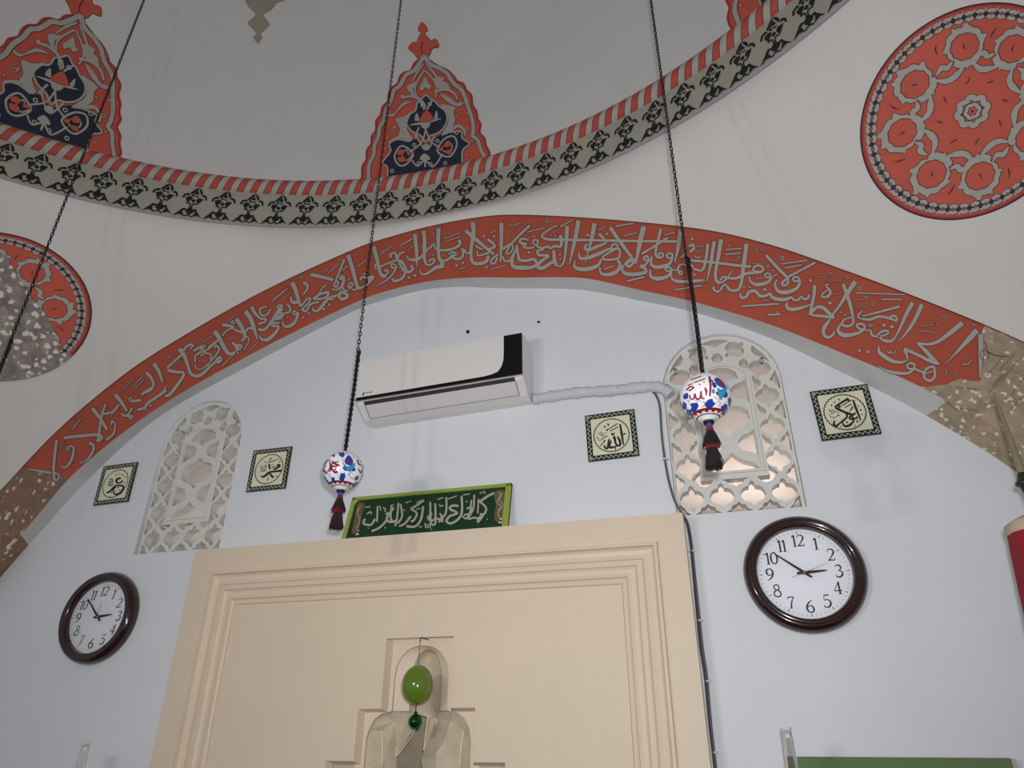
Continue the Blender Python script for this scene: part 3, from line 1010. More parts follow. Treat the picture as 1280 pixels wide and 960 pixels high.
# ------------------------------------------------------------------ calligraphy on the arch band
BAND = [
(960, 240, 4, """22/20/15/9/8: 724,552 692,610 662,676 636,724 612,742 584,738
22/18/5: 770,562 734,640 692,704 652,750"""),
(1080, 380, 8, """d42: 200,215 275,228|d44: 40,478|o16,7: 805,132|8: 525,265 725,287|7: 560,222 700,206|o13,6: 735,198
52/46/30/22: 985,188 900,258 820,320 740,375 650,402 535,392
16/40/44/18: 530,388 610,462 680,540 755,606|30/34/30/36: 735,600 640,560 520,500 400,448|30/26/14: 402,458 426,505 436,560
10/30/36/44/36/8: 440,562 370,582 290,572 210,528 150,478 152,412
10: 235,460 240,485 265,490 272,462|10: 270,488 300,495 318,462|10: 250,470 256,488
c26: 690,625 618,655 600,728 655,768 706,730 704,660|14: 604,700 688,672
22: 604,690 540,664 506,648|c22: 500,642 500,604 460,590 430,616 452,648|20/34/28/6: 502,652 440,690 350,692 240,670 130,615
58/50/20/5: 1130,262 1030,372 920,490 805,608|54/52/38/14: 1168,300 1170,430 1166,580 1160,740
10/14: 1075,556 1040,600 980,604|8: 790,650 822,670 820,715|8: 940,690 908,700 905,730|16/6: 1110,200 1086,218"""),
(980, 320, 8, """d42: 265,245|d48: 460,472|d44: 1000,692 1080,706|d28: 565,560 610,585|d44: 755,945
38/34/34/40: 306,292 298,400 280,490 264,595|24/30/34: 278,592 390,602 505,616|22/34/38/24: 275,570 330,512 390,518 440,560 500,610
8/38/40/26/18: 45,450 22,492 62,532 150,524 262,486
14/24/30/20/14: 450,282 416,292 440,322 464,352 450,396 402,412 376,402 400,366 442,338
7: 480,380 556,372 570,350|6: 300,210 430,206|o14,7: 465,178|6: 420,256 600,240|o13,8: 632,218
50/44/30/22: 715,255 640,362 560,490 488,582|34/40/36/24: 590,278 630,390 665,500 690,622|24/28/28/18/18: 690,612 690,672 640,702 588,690 586,655 622,626 690,614
20/40/36/28/20: 462,630 402,720 398,780 440,814 488,790 505,752
o18,10: 755,322|14: 712,368 1210,385|14: 970,432 1190,436|6: 680,440 800,436|o16,9: 825,415|6: 710,508 860,505|o14,8: 890,480
26/24/14: 1158,504 950,560 780,602|14/20/16: 785,548 742,592 748,622|16/30/28/26: 745,620 850,636 950,606 1050,622 1128,650|c22: 1064,624 1080,598 1118,606 1130,646
14/44/40/20: 575,672 538,740 592,790 680,786 760,762 802,732|c24: 800,732 800,692 765,676 728,690 750,724
14: 802,740 866,742|24: 868,742 880,790 932,806|10: 850,672 856,696 880,696 905,680|8: 870,680 876,694
20/22/24/26/26/24: 930,806 1010,790 1044,762 1012,746 952,772 954,808 1010,850 1070,854 1112,818"""),
(880, 280, 8, """24/30/30/26: 240,542 330,540 420,496 580,480|c24: 500,468 506,426 560,416 592,450 570,478|26: 300,412 470,424|10/20: 290,460 250,510 240,545
6: 480,400 620,386|o12,8: 640,425|d26: 690,465|c20: 666,524 642,492 606,510 630,534|24/40/14: 680,526 640,580 540,606 470,580 450,520|12: 740,500 688,526|6: 510,530 545,550 590,530|6: 520,550 580,545
30/32/28: 618,310 730,432 850,552|26/24: 1112,385 980,456 845,526|c24: 840,540 782,590 792,614 832,600
c24: 958,562 930,530 892,540 902,570|28/44/18: 962,570 930,640 830,682 740,670 710,600 732,560
o18,10: 780,342|14: 770,400 1035,362|14: 805,442 980,408|8: 540,225 526,260 500,266|8: 600,226 580,256 560,260|8: 520,215 530,228
22/34/28: 362,690 372,735 420,730 450,682 510,670 560,720 620,716 660,690|26/40/36/26: 662,690 692,740 800,755 880,730|24: 880,730 902,760 946,756 970,726 1000,750 1040,742 1052,702
d46: 610,655|d30: 400,628 455,632|d16: 690,660|18: 370,822 755,797|8: 585,772 620,760 660,772|18: 640,908 770,902|14: 728,872 742,905"""),
(780, 260, 8, """32/28/24: 370,205 342,320 318,420 322,480 352,502|12: 400,270 510,242|c22: 352,498 390,480 384,452 350,458
c22: 488,470 450,450 426,480 458,502|24/40/20: 490,478 450,560 332,592 272,560 280,482
44/40/8: 560,215 545,380 503,556|c22: 478,622 460,596 412,600 432,630|28/44/18: 478,632 432,686 332,706 266,680 264,612|16: 480,620 534,620
22: 535,624 548,585 582,562 625,580|c20: 540,630 586,642 566,666|10/34/34/30/14: 478,660 482,710 560,736 700,730 798,722 776,742
16: 500,820 780,776|d42: 683,310|28/30/26: 645,385 688,368 697,408 655,440|8: 720,390 800,380|8: 720,436 796,425|10: 708,470 716,494 738,496 742,474|10: 738,490 762,496 766,474
26: 660,522 900,546 1150,576 1260,588|34/30/26/22: 838,358 824,480 800,590 768,626 722,614 690,604|d40: 705,665|38/34/8: 903,330 870,540 828,748
44/40/30/34: 972,312 944,480 916,640 922,722 962,750|22: 962,752 1010,722 1028,692 990,692 964,722
14: 1010,416 1180,405|14: 1010,466 1166,450|d26: 1045,378|7: 1080,530 1120,520 1150,494|o10,6: 1152,488
44/40/30/26: 1226,358 1196,580 1170,760 1132,820 1062,820 1032,780|22: 1034,790 1004,764 962,820 930,836 896,812 900,782
14/24/24: 700,590 660,560 650,520|20: 565,500 600,470 610,440"""),
(700, 250, 8, """40/36/24/18: 72,258 64,400 50,560 22,650 -22,664|46/40/10: 186,205 150,400 93,645|10: 0,265 130,196
26: 20,397 300,402 620,408 880,412 1192,414|44/40/18/8: 346,232 314,400 268,560 254,636|10: 380,300 465,265|d40: 280,352|d36: 467,338
36/26/22: 392,335 430,380 466,424|20/32/36/22: 466,428 336,480 272,500 250,472 276,434
20/40/38/18: 522,480 460,502 380,540 282,578 202,582 190,522|c22: 520,488 522,452 564,442 574,478
c24: 578,485 600,540 570,588 450,596 428,570 480,532|22/44/42/14: 412,592 380,652 290,688 192,690 142,660 152,600
28/44/18: 572,604 602,640 570,712 482,746 412,732 396,672|14: 436,694 535,660
36/38/28: 500,272 590,402 722,580|c28: 742,590 684,622 668,656 700,662 738,620|54/50/14: 838,262 800,422 757,640|16: 556,263 735,232|12: 636,362 770,324
c24: 888,594 868,562 838,576 852,600|22/24/32: 890,600 850,652 800,662|30/40/38/18: 850,690 856,722 760,742 662,738 622,700 632,650|24/28: 795,660 862,690
24: 1080,375 960,452 815,540|18: 670,812 845,768|20: 640,650 700,582"""),
(600, 250, 8, """42/36/18: 214,228 214,400 204,620|10: 120,322 170,300|26/22: 500,254 400,346 312,440|26: 312,436 225,490
20: 312,440 332,482 292,536 264,520 300,462|22: 225,562 250,610 302,600 330,562|10: 285,246 340,252 412,230|6: 340,290 270,352|o9,6: 420,264|12: 470,322 645,280|6: 460,356 490,340
16/24/28/20: 490,405 440,386 398,404 420,434 470,436|24/20: 470,440 432,462 480,482 542,470|c20: 562,450 580,412 548,396 530,426|d34: 540,365
22/26/26/36: 566,460 620,480 680,464 702,482 750,462 800,466 816,440 804,350
14/22/28/26: 772,254 732,272 642,330 622,370 682,394 800,396 900,398|d24: 742,320 715,352 752,356|o14,8: 672,215|10: 805,272 930,196|12: 740,260 780,265
14/26/26/24: 640,496 578,508 590,550 692,552|22/40/30: 692,560 602,620 576,662 620,682 690,642 742,612
28/36/32: 738,498 744,590 768,662|d30: 800,545 803,590|8: 790,506 815,504
24/30/30/24: 368,462 384,560 402,602 470,606 540,592 572,640|d36: 490,524|16/38/44/28: 372,472 322,580 332,660 420,678 520,672 572,642|d34: 368,462
22: 182,540 114,600 118,636 152,626 172,570|10: 110,692 260,652|d38: 65,670"""),
(500, 250, 8, """46/40/32/36/34: 726,222 736,330 712,480 718,600 760,636 850,622 882,580 868,556|38/36/24: 655,305 780,412 942,546
d38: 840,362|d36: 940,362|26/24: 872,392 930,432 944,470 882,490|20: 752,450 790,480 832,492|16/24: 772,510 782,555 860,536 920,512|10: 900,332 970,298
18: 645,490 660,526 690,532 700,496
44/38/34/38: 386,280 382,420 388,560 410,610 432,652|22/28/28/34: 392,500 460,502 550,480 600,442 588,400
16/26/24: 482,546 522,522 574,540 530,556 470,600 402,612|26/24: 502,556 560,590 620,572 632,512 616,480|d40: 565,655|d36: 630,630|10: 590,690 665,668
10: 430,390 605,328|10: 446,420 610,362|42/36/24/12: 440,656 352,680 272,735 212,736 202,690
42/38/10: 148,340 164,500 172,672|42/36/28: 236,306 246,420 242,560 256,630 276,652|22: 276,652 320,640 346,602 320,590 286,622
20: 260,530 276,490 310,470 340,430 350,480 382,490|12/34/30: 70,555 90,592 160,596 222,562 230,540|d24: 215,465 295,550 330,550 433,555
10: 10,450 120,386|8: 80,490 135,462|8: 300,350 350,340|o9,6: 340,335"""),
(420, 270, 8, """24/30/28: 748,492 766,530 730,562 700,540 676,480 640,440|d38: 728,615 788,595
18/24/24/28/26: 690,358 640,376 622,430 660,522 692,560 662,620 592,652 562,622
42/38/32: 376,302 410,430 440,560 472,602 502,596|20: 472,602 515,572 510,540 482,552|14/22: 404,540 388,500 412,480
18/24: 440,510 500,480 560,460 606,432 592,372 550,380 545,420|c18: 602,508 580,480 550,495 572,520|20/18/6: 606,510 560,590 480,660 385,710
8: 490,690 500,704 520,690|10: 450,366 575,296|10: 640,300 765,230|d20: 655,550 630,515|8: 436,390 490,362
44/42/36/30: 122,388 160,510 196,640 216,710 252,720|20/30/26: 250,720 302,690 342,650 382,610|24: 242,640 266,610 320,626 332,650|28: 300,620 380,606|d34: 285,578|12: 205,510 310,440
20: 216,716 190,740 150,720 170,680 146,670 126,702 160,740|d28: 130,635
20/26: 122,752 80,740 60,700 75,650 56,620 36,640|22/34/26: 60,762 30,800 60,832 112,810 102,780 52,762|o10,6: 210,388|6: 60,560 120,500"""),
(340, 310, 8, """42/36/28: 388,264 500,290 616,320|26/24/20: 724,112 680,222 632,340|20: 632,340 622,380 650,386 660,340 636,330
10: 560,250 680,150|8: 700,222 760,172|o12,7: 545,220|c18: 724,302 702,276 682,290 700,310|20/22/16: 726,312 700,380 642,420 602,406
20: 692,420 660,470 602,490 582,520|28: 640,482 592,490 612,520|d38: 575,568 517,612 370,655|d34: 312,695
16/30/36/26: 412,590 416,626 462,622 530,542 582,490|24/28: 412,512 480,462 572,440|12/18: 412,500 460,470 502,400 542,372|24: 412,512 520,502 576,452|24/22/22: 302,612 342,632 390,560 472,540
46/40/22: 202,342 242,440 286,590|22: 292,582 350,512 380,500 372,540 292,622|12/36/26: 186,480 202,540 250,542 266,512
36/22/18: 312,350 346,360 356,400 312,470|c18: 248,650 222,630 206,650 234,668|22/38/14: 266,642 230,740 160,786 112,770 116,730
o12,8: 297,295|22: 152,560 182,602 172,640 122,652|22: 122,652 90,700 42,712 0,722|d18: 115,625 95,620|d24: 155,690
22/24: 112,586 82,570 62,590 102,602 62,662 0,722|8: 0,522 155,402|8: 105,522 190,440"""),
(260, 340, 8, """20/24/32/42/14: 722,510 662,510 642,540 702,542 682,600 602,672 532,672 520,632|20: 742,400 722,440 662,470 642,502
38/30/24: 436,346 470,412 530,470|16/24/20: 592,346 532,360 522,410 562,440 612,400 622,370|d22: 560,395
22: 530,470 582,470 562,502 502,520|28: 500,572 562,576 622,512 692,402 742,352|20: 742,350 692,346 702,370|8: 640,302 800,162
46/42/18: 372,392 432,480 495,672|46/40/24: 282,466 332,540 352,590 370,650 332,692|24: 372,602 412,560 472,580|16/10: 390,642 410,690 352,790|8: 405,796 515,690
48/44/40/28: 62,588 112,660 182,790 232,820 272,802|24: 272,792 322,760 336,740 302,730 288,770|28: 242,706 272,730 292,770|d30: 298,812
34/28: 142,526 220,540 262,552|18: 256,556 182,590 142,640|22: 252,572 342,606|8: 200,502 285,412|8: 205,690 255,632|14/8: 140,942 250,832|20: 102,682 0,756|c14: 230,505 250,490 262,515"""),
(170, 390, 8, """50/40/30/32/34/30: 432,366 480,430 520,540 552,620 622,640 682,602 742,540|28: 742,540 792,502 832,450 850,480 812,512
12/18/22: 592,520 602,560 652,570 722,520 802,430 832,370 802,336 782,362|20: 822,282 722,370 602,430 592,502
26: 572,392 642,350 690,340 642,390 702,392|16: 642,440 702,412 752,430 742,480|d22: 640,490 670,486|26: 472,390 512,340 570,320|20: 542,370 576,332|8: 660,312 762,236
22/24: 462,422 312,558|34/30/26: 312,580 402,600 482,602|28/34/30: 486,610 442,690 342,820 292,840|8: 390,530 450,470
40/36/16: 176,514 226,590 270,712|34/28/24: 102,602 152,660 174,730 132,790 72,802|o14,7: 335,445|8: 0,710 75,646|16: 270,800 300,740"""),
(90, 440, 8, """32/30/26: 942,382 862,440 762,510 722,560 652,580|26: 802,360 742,390 692,430|28: 692,482 622,490 572,480 602,460
40/34/20: 432,422 492,500 552,592|20: 492,612 542,640 602,560|c18: 562,640 592,668 602,640|d36: 785,535|d28: 740,580
8: 500,390 620,262|10: 612,340 702,250|10: 622,365 722,276|38/36/28: 202,562 272,650 352,780|26/26/30: 336,520 292,660 262,892|20/26: 472,522 402,600 312,620
18: 432,720 402,690 392,730|18/26: 436,722 412,820 342,880|8: 10,770 100,652|8: 380,660 420,600 460,560"""),
(0, 500, 8, """22: 962,340 1022,370 992,410 962,400|32/26/24/12: 888,430 932,450 930,510 870,600 792,632
18: 736,480 702,460 662,500 702,490|20/30/18: 740,470 722,580 662,670 606,660|30/30/28: 566,400 546,560 536,700 544,790|14/30: 272,690 402,710 512,730|22: 546,730 592,750 572,800 532,790
32: 637,380 802,360 982,346|8: 705,310 815,176|6: 590,520 645,420"""),
]
P = Paint(plane_y(PY))
for ox, oy, s, txt in BAND:
    P.ox, P.oy, P.s = ox, oy, s
    g = 4.5 * s / 8
    P.dsl(txt, 0, 0.0030, 1, g, 0.0018)
P.mb.build('calligraphy', [M['pgrey'], M['dark']], trim, label='grey Arabic calligraphy painted along the arch')

# ------------------------------------------------------------------ pierced plaster windows
M['pane'] = bpy.data.materials.new('frosted_pane')
M['pane'].use_nodes = True
nt = M['pane'].node_tree
pb = nt.nodes['Principled BSDF']
pb.inputs['Base Color'].default_value = rgb(158, 146, 128)
pb.inputs['Roughness'].default_value = 0.45
tr = nt.nodes.new('ShaderNodeBsdfTranslucent')
tr.inputs['Color'].default_value = rgb(236, 222, 212)
mxs = nt.nodes.new('ShaderNodeMixShader')
mxs.inputs[0].default_value = 0.55
nt.links.new(pb.outputs[0], mxs.inputs[1])
nt.links.new(tr.outputs[0], mxs.inputs[2])
nt.links.new(mxs.outputs[0], nt.nodes['Material Output'].inputs['Surface'])
tc = nt.nodes.new('ShaderNodeTexCoord')
nz = nt.nodes.new('ShaderNodeTexNoise')
nz.inputs['Scale'].default_value = 45
nz.inputs['Detail'].default_value = 5
nt.links.new(tc.outputs['Object'], nz.inputs['Vector'])
bp = nt.nodes.new('ShaderNodeBump')
bp.inputs['Strength'].default_value = 0.25
bp.inputs['Distance'].default_value = 0.01
nt.links.new(nz.outputs['Fac'], bp.inputs['Height'])
nt.links.new(bp.outputs['Normal'], pb.inputs['Normal'])

QF = [(0, 1), (.20, .86), (.27, .60), (.50, .58), (.78, .46), (.96, .22), (1.04, 0), (.96, -.22), (.78, -.46), (.50, -.58), (.27, -.60), (.20, -.86)]
QF = QF + [(0, -1)] + [(-x, -y) for x, y in QF[1:]]


def quat(u, v, a, b, rot=0.0):
    c, s = math.cos(rot), math.sin(rot)
    return [(u + (x * a) * c - (y * b) * s, v + (x * a) * s + (y * b) * c) for x, y in QF]


def half_leaf(u, v, a, b, side):
    """lozenge cut off by a straight edge; side = direction the leaf bulges"""
    pts = [(0, 1), (.35, .80), (.42, .55), (.75, .45), (1.0, .12), (1.0, -.12), (.75, -.45), (.42, -.55), (.35, -.80), (0, -1)]
    return [(u + side * x * a, v + y * b) for x, y in pts]


def half_down(u, v, a, b, up=1):
    pts = [(-1, 0), (-.62, .25), (-.50, .62), (-.2, .72), (0, 1), (.2, .72), (.50, .62), (.62, .25), (1, 0)]
    return [(u + x * a, v + up * y * b) for x, y in pts]


def lattice_loops():
    L = []
    outer = arch_pts(0, 0.217, 2.344, 2.85, 0.216, 24)
    A, B = 0.0415, 0.0495
    for v in (2.41, 2.533, 2.660, 2.785):
        for u in (-.158, .158):
            L.append(quat(u, v, A, B))
    for u in (-.053, .053):
        L.append(quat(u, 2.411, A, B))
    for sg in (-1, 1):
        L.append(quat(sg * .150, 2.905, A * .95, B * .95, sg * -.35))
        L.append(quat(sg * .070, 2.998, A * .92, B * .92, sg * -.95))
        for v in (2.473, 2.598, 2.722):
            L.append(half_leaf(sg * .209, v, -.033, .038, sg))
        L.append([(sg * x, y) for x, y in [(.209, 2.805), (.209, 2.845), (.203, 2.888), (.185, 2.862), (.176, 2.848), (.190, 2.838)]])
        L.append([(sg * x, y) for x, y in [(.190, 2.922), (.168, 2.968), (.135, 3.008), (.128, 2.985), (.140, 2.962), (.168, 2.948)]])
        for v in (2.598, 2.722, 2.842):
            L.append(half_leaf(sg * .116, v, .028, .036, sg))
        L.append([(sg * x, y) for x, y in [(.092, 2.905), (.108, 2.912), (.112, 2.935), (.098, 2.955), (.078, 2.942), (.076, 2.922)]])
        # corner lobes beside the inner frame foot and the bottom corners
        L.append([(sg * x, y) for x, y in [(.118, 2.512), (.120, 2.474), (.075, 2.473), (.086, 2.458), (.104, 2.447), (.124, 2.454), (.136, 2.470), (.150, 2.480), (.134, 2.500)]])
        L.append([(sg * x, y) for x, y in [(.205, 2.350), (.205, 2.392), (.190, 2.380), (.180, 2.362), (.166, 2.350)]])
    L.append([(-.022, 2.972), (-.010, 2.990), (.010, 2.990), (.022, 2.972), (.018, 2.955), (.0, 2.948), (-.018, 2.955)])
    L.append([(-.052, 3.040), (-.02, 3.052), (.02, 3.052), (.052, 3.040), (.022, 3.030), (0, 3.018), (-.022, 3.030)])
    for u in (-.106, 0, .106):
        L.append(half_down(u, 2.351, .046, .036))
    L.append(half_down(0, 2.472, .050, .030, -1))
    # inner arched panel: cap, upper lobes, middle quatrefoil, lower lobes, foot
    L.append([(-.066, 2.872), (-.058, 2.902), (-.035, 2.920), (0, 2.927), (.035, 2.920), (.058, 2.902), (.066, 2.872), (.030, 2.868), (.010, 2.852), (0, 2.846), (-.010, 2.852), (-.030, 2.868)])
    for sg in (-1, 1):
        L.append([(sg * x, y) for x, y in [(.091, 2.768), (.091, 2.862), (.070, 2.852), (.048, 2.846), (.030, 2.828), (.028, 2.806), (.042, 2.788), (.066, 2.780)]])
        L.append([(sg * x, y) for x, y in [(.091, 2.556), (.091, 2.654), (.070, 2.642), (.046, 2.634), (.030, 2.616), (.030, 2.592), (.044, 2.576), (.068, 2.568)]])
    L.append([(0, 2.788), (.018, 2.768), (.030, 2.758), (.060, 2.752), (.080, 2.734), (.084, 2.710), (.078, 2.688), (.058, 2.670), (.032, 2.664), (.016, 2.652), (0, 2.634),
              (-.016, 2.652), (-.032, 2.664), (-.058, 2.670), (-.078, 2.688), (-.084, 2.710), (-.080, 2.734), (-.060, 2.752), (-.030, 2.758), (-.018, 2.768)])
    L.append([(-.091, 2.503), (-.070, 2.526), (-.036, 2.540), (-.018, 2.554), (0, 2.572), (.018, 2.554), (.036, 2.540), (.070, 2.526), (.091, 2.503)])
    return outer, L


for n, (wx, dz) in enumerate(WIN):
    outer, L = lattice_loops()
    sh = [[(wx + u, v + dz) for u, v in lp] for lp in [outer] + L]
    t = empty('window_%d' % (n + 1), (wx, 0.1, 2.35 + dz))
    tagp(t, ('arched window of pierced white plaster above the right clock' if n == 0 else 'arched window of pierced white plaster at the left beside the arch foot'), 'window', kind='structure')
    cut_sheet('lattice', sh, 0.020, 0.066, M['lattice'], t)
    # raised inner frame
    mb = MB()
    fr = [(-.100, 2.494), (-.100, 2.87)] + [(.100 * math.cos(a), 2.87 + .066 * math.sin(a)) for a in [math.pi - math.pi * k / 12 for k in range(1, 12)]] + [(.100, 2.87), (.100, 2.494)]
    pts = fr
    rowsA = [[], [], [], []]
    m_ = len(pts)
    for i in range(m_):
        a, b = pts[(i - 1) % m_], pts[(i + 1) % m_]
        l = math.hypot(b[0] - a[0], b[1] - a[1]) or 1
        nx, nz = -(b[1] - a[1]) / l, (b[0] - a[0]) / l
        x, z = pts[i]
        for q, (d, y) in enumerate(((-.008, .022), (-.006, .012), (.006, .012), (.008, .022))):
            rowsA[q].append((wx + x + nx * d, y, z + nz * d + dz))
    mb.grid(rowsA, 0, False, True)
    mb.build('inner_frame', M['lattice'], t)
    mb = MB()
    pane = arch_pts(wx, 0.222, 2.335 + dz, 2.85 + dz, 0.222, 20)
    r = delaunay_2d_cdt([Vector(p) for p in pane], [(i, (i + 1) % len(pane)) for i in range(len(pane))], [], 1, 1e-6)
    mb.add([(p[0], 0.115, p[1]) for p in r[0]], [list(f) for f in r[2]])
    mb.build('pane', M['pane'], t, label='cloudy pale window pane behind the plaster lattice')

# two screw holes left in the wall
P = Paint(plane_y(0.0))
P.dsl('s: 582.5,414 584,412.6 586.5,413.2 587.2,415 585.8,416.8 583.4,416.6|s: 671,402.4 672.6,401 675.2,401.4 675.4,402.6 673,404', 0, 0.0012)
P.mb.build('screw_hole', M['black'], wall)

# ------------------------------------------------------------------ mihrab: moulded frame, flat panel, stepped niche
MY = -0.100
MX0, MX1, MZ = -2.040, -0.086, 2.3255
MXC = (MX0 + MX1) / 2
mih = empty('mihrab', (MXC, MY, 0.0))
tagp(mih, 'tall peach cream prayer niche with moulded frame below the air conditioner', 'prayer niche')
prof = [(0, 0.0), (0, MY), (.086, MY), (.092, MY + .003), (.096, MY - .009), (.106, MY - .010), (.109, MY + .004), (.116, MY + .012), (.130, MY + .015), (.144, MY + .010),
        (.150, MY + .002), (.153, MY + .001), (.168, MY + .000), (.171, MY + .007), (.178, MY + .012), (.192, MY + .012), (.203, MY + .008), (.206, MY + .016), (.212, MY + .020),
        (.222, MY + .016), (.226, MY + .023), (.232, MY + .023)]
rows = []
for d, y in prof:
    rows.append([(MX0 + d, y, 0.0), (MX0 + d, y, MZ - d), (MX1 - d, y, MZ - d), (MX1 - d, y, 0.0)])
mb = MB()
mb.grid(rows, 0, False)
mb.build('frame_moulding', M['mihrab'], mih)
NX = -1.035
PYN = MY + .022
step = [(.128, 1.955), (.128, 1.727), (.213, 1.727), (.213, 1.568), (.318, 1.568), (.318, 1.41), (.42, 1.41), (.42, 0.0)]
hole = [(NX + a, b) for a, b in step] + [(NX - a, b) for a, b in reversed(step)]
IX0, IX1, IZ = MX0 + .228, MX1 - .228, MZ - .228
cut_sheet('panel', [[(IX0, -0.001), (IX1, -0.001), (IX1, IZ), (IX0, IZ)], [(x, max(z, 0.03)) for x, z in hole]], PYN, PYN + .020, M['mihrab'], mih, 0.0)
# stepped reveal of the niche
mb = MB()
off = []
for i in range(len(hole)):
    x, z = hole[i]
    off.append((x, z))
mb.grid([[(x, PYN, z) for x, z in hole], [(x - math.copysign(.012, x - NX), PYN + .034, z - .010) for x, z in hole]], 0, False)
mb.build('niche_reveal', M['mihrab'], mih)


def pointed(xc, half, z0, zs, apex, n=10):
    p = [(xc - half, z0), (xc + half, z0), (xc + half, zs)]
    R_ = []
    for k in range(1, n + 1):
        t = k / n
        R_.append((half * math.cos(t * math.pi / 2) ** 0.9, zs + (apex - zs) * math.sin(t * math.pi / 2) ** 0.85))
    p += [(xc + a, b) for a, b in R_]
    p += [(xc - a, b) for a, b in R_[-2::-1]] + [(xc - half, zs)]
    return p


LY = PYN + .034
# arched hood over a wider second tier, cut from one sheet
half2 = [(.190, 1.546), (.190, 1.636), (.182, 1.668), (.165, 1.696), (.140, 1.713), (.112, 1.718)]
top = pointed(NX, .102, 1.722, 1.815, 1.932)
arch_ = top[2:]
outl = [(NX + .222, 1.54), (NX + .222, 1.732), (NX + .133, 1.732), (NX + .133, 1.962), (NX - .133, 1.962), (NX - .133, 1.732), (NX - .222, 1.732), (NX - .222, 1.54)]
hol = [(NX + q, z) for q, z in half2] + [(NX + .102, 1.722)] + arch_ + [(NX - .102, 1.722)] + [(NX - q, z) for q, z in reversed(half2)]
cut_sheet('hood', [outl, hol], LY, LY + .012, M['mihrab'], mih)
mb = MB()
arcs = top[1:] + [top[0]]
inn_ = pointed(NX + .006, .058, 1.722, 1.80, 1.922)
arci = inn_[1:] + [inn_[0]]
mb.grid([[(x, LY + .010, z) for x, z in arcs], [(x, LY + .034, z) for x, z in arci]], 0, False)
mb.grid([[(x, LY + .034, z) for x, z in arci], [(NX + .006 + (x - NX - .006) * 0.90, LY + .062, z - .004) for x, z in arci], [(NX + .006 + (x - NX - .006) * 0.5, LY + .078, z - .012) for x, z in arci], [(NX + .006, LY + .084, min(z - .02, 1.84)) for x, z in arci]], 1, True)
mb.build('hood_shell', [M['mihrab'], M['niche']], mih)


def facets(tris, name):
    mb = MB()
    for t_ in tris:
        mb.add([(NX + x, y, z) for x, y, z in t_], [tuple(range(len(t_)))], 0)
        if all(abs(x) > .004 for x, y, z in t_):
            mb.add([(NX - x, y, z) for x, y, z in t_], [tuple(range(len(t_)))[::-1]], 0)
    return mb.build(name, M['niche'], mih)


y0_, y1_, y2_ = LY + .004, LY + .040, LY + .085
A_, B_, C_, D_ = (.205, y0_, 1.550), (.140, y1_, 1.556), (.072, y0_ - .004, 1.580), (.0, y1_, 1.575)
E_, F_, G_ = (.205, y0_, 1.66), (.150, y1_, 1.66), (.105, y1_, 1.69)
tri = [
    [A_, E_, F_, B_],
    [E_, (.205, y0_, 1.745), (.120, y0_, 1.745), G_, F_],
    [F_, G_, C_, B_],
    [G_, (.060, y1_ + .01, 1.735), (.030, y2_, 1.70), C_],
    [(.120, y0_, 1.745), (.060, y1_ + .01, 1.735), G_],
    [(.030, y2_, 1.70), (.0, y2_ + .01, 1.716), (.0, y2_ - .02, 1.60), C_],
    [(.030, y2_, 1.70), (.060, y1_ + .01, 1.735), (.0, y2_ + .01, 1.735), (.0, y2_ + .01, 1.716)],
    [(.0, y2_ - .02, 1.60), D_, C_],
]
facets(tri, 'muqarnas')
mb = MB()
for sg in (-1, 1):
    mb.tube([(NX + sg * .030, y2_ - .004, 1.70), (NX + sg * .050, y1_ + .02, 1.64), (NX + sg * .072, y0_ - .006, 1.582)], .003, 6)
    mb.tube([(NX + sg * .105, y1_ - .002, 1.69), (NX + sg * .090, y1_ - .01, 1.64), (NX + sg * .072, y0_ - .006, 1.582)], .003, 6)
    mb.tube([(NX + sg * .150, y1_ - .002, 1.66), (NX + sg * .143, y1_ - .003, 1.61), (NX + sg * .140, y1_ - .003, 1.56)], .004, 6)
mb.tube([(NX, y2_, 1.71), (NX, y2_ - .012, 1.66), (NX, y2_ - .024, 1.60)], .0035, 6)
mb.build('muqarnas_rib', M['mihrab'], mih)
# third tier just entering the view, and the niche body below
tri3 = [[(.205, y0_, 1.40), A_, B_, (.150, y1_, 1.40)], [(.150, y1_, 1.40), B_, C_, (.060, y0_, 1.40)], [(.060, y0_, 1.40), C_, D_, (.0, y2_, 1.45)],
        [(.41, y0_, 0.03), (.41, y0_, 1.40), (.0, y2_, 1.45), (.0, y2_, 0.03)], [(.330, y0_ + .002, 1.40), (.330, y0_ + .002, 1.575), (.19, y0_ + .002, 1.575), (.19, y0_ + .002, 1.40)]]
facets(tri3, 'niche_body')

mb = MB()
mb.box((NX - .42, 0.16, 0.02), (NX + .42, 0.19, 1.96))
mb.build('niche_back', M['niche'], mih)

# ------------------------------------------------------------------ air conditioner
M['acw'] = mat('white_plastic', (232, 228, 226), 0.32)
M['acv'] = mat('white_plastic_flap', (222, 218, 218), 0.35)
M['acb'] = mat('gloss_black_plastic', (12, 12, 14), 0.12)
M['acs'] = mat('slot_shadow', (58, 50, 50), 0.6)
M['logo'] = mat('logo_teal', (20, 60, 84), 0.5)
M['logod'] = mat('logo_grey', (70, 72, 80), 0.5)
M['steel'] = mat('chrome_strip', (200, 200, 205), 0.2, metal=0.8)
AX0, AX1 = -1.3415, -0.629
AXC, AW = (AX0 + AX1) / 2, (AX1 - AX0) / 2
AZ, TILT = 2.839, math.radians(2.0)
ac = empty('air_conditioner', (AXC, 0.0, AZ))
tagp(ac, 'white wall mounted air conditioner with glossy black corner and stripe', 'air conditioner')


def acp(u, y, h):
    """u along the unit, h above its back lower edge; the unit hangs slightly out of level"""
    return (AXC + u * math.cos(TILT) - h * math.sin(TILT) * 0.3, y, AZ + h + u * math.sin(TILT))


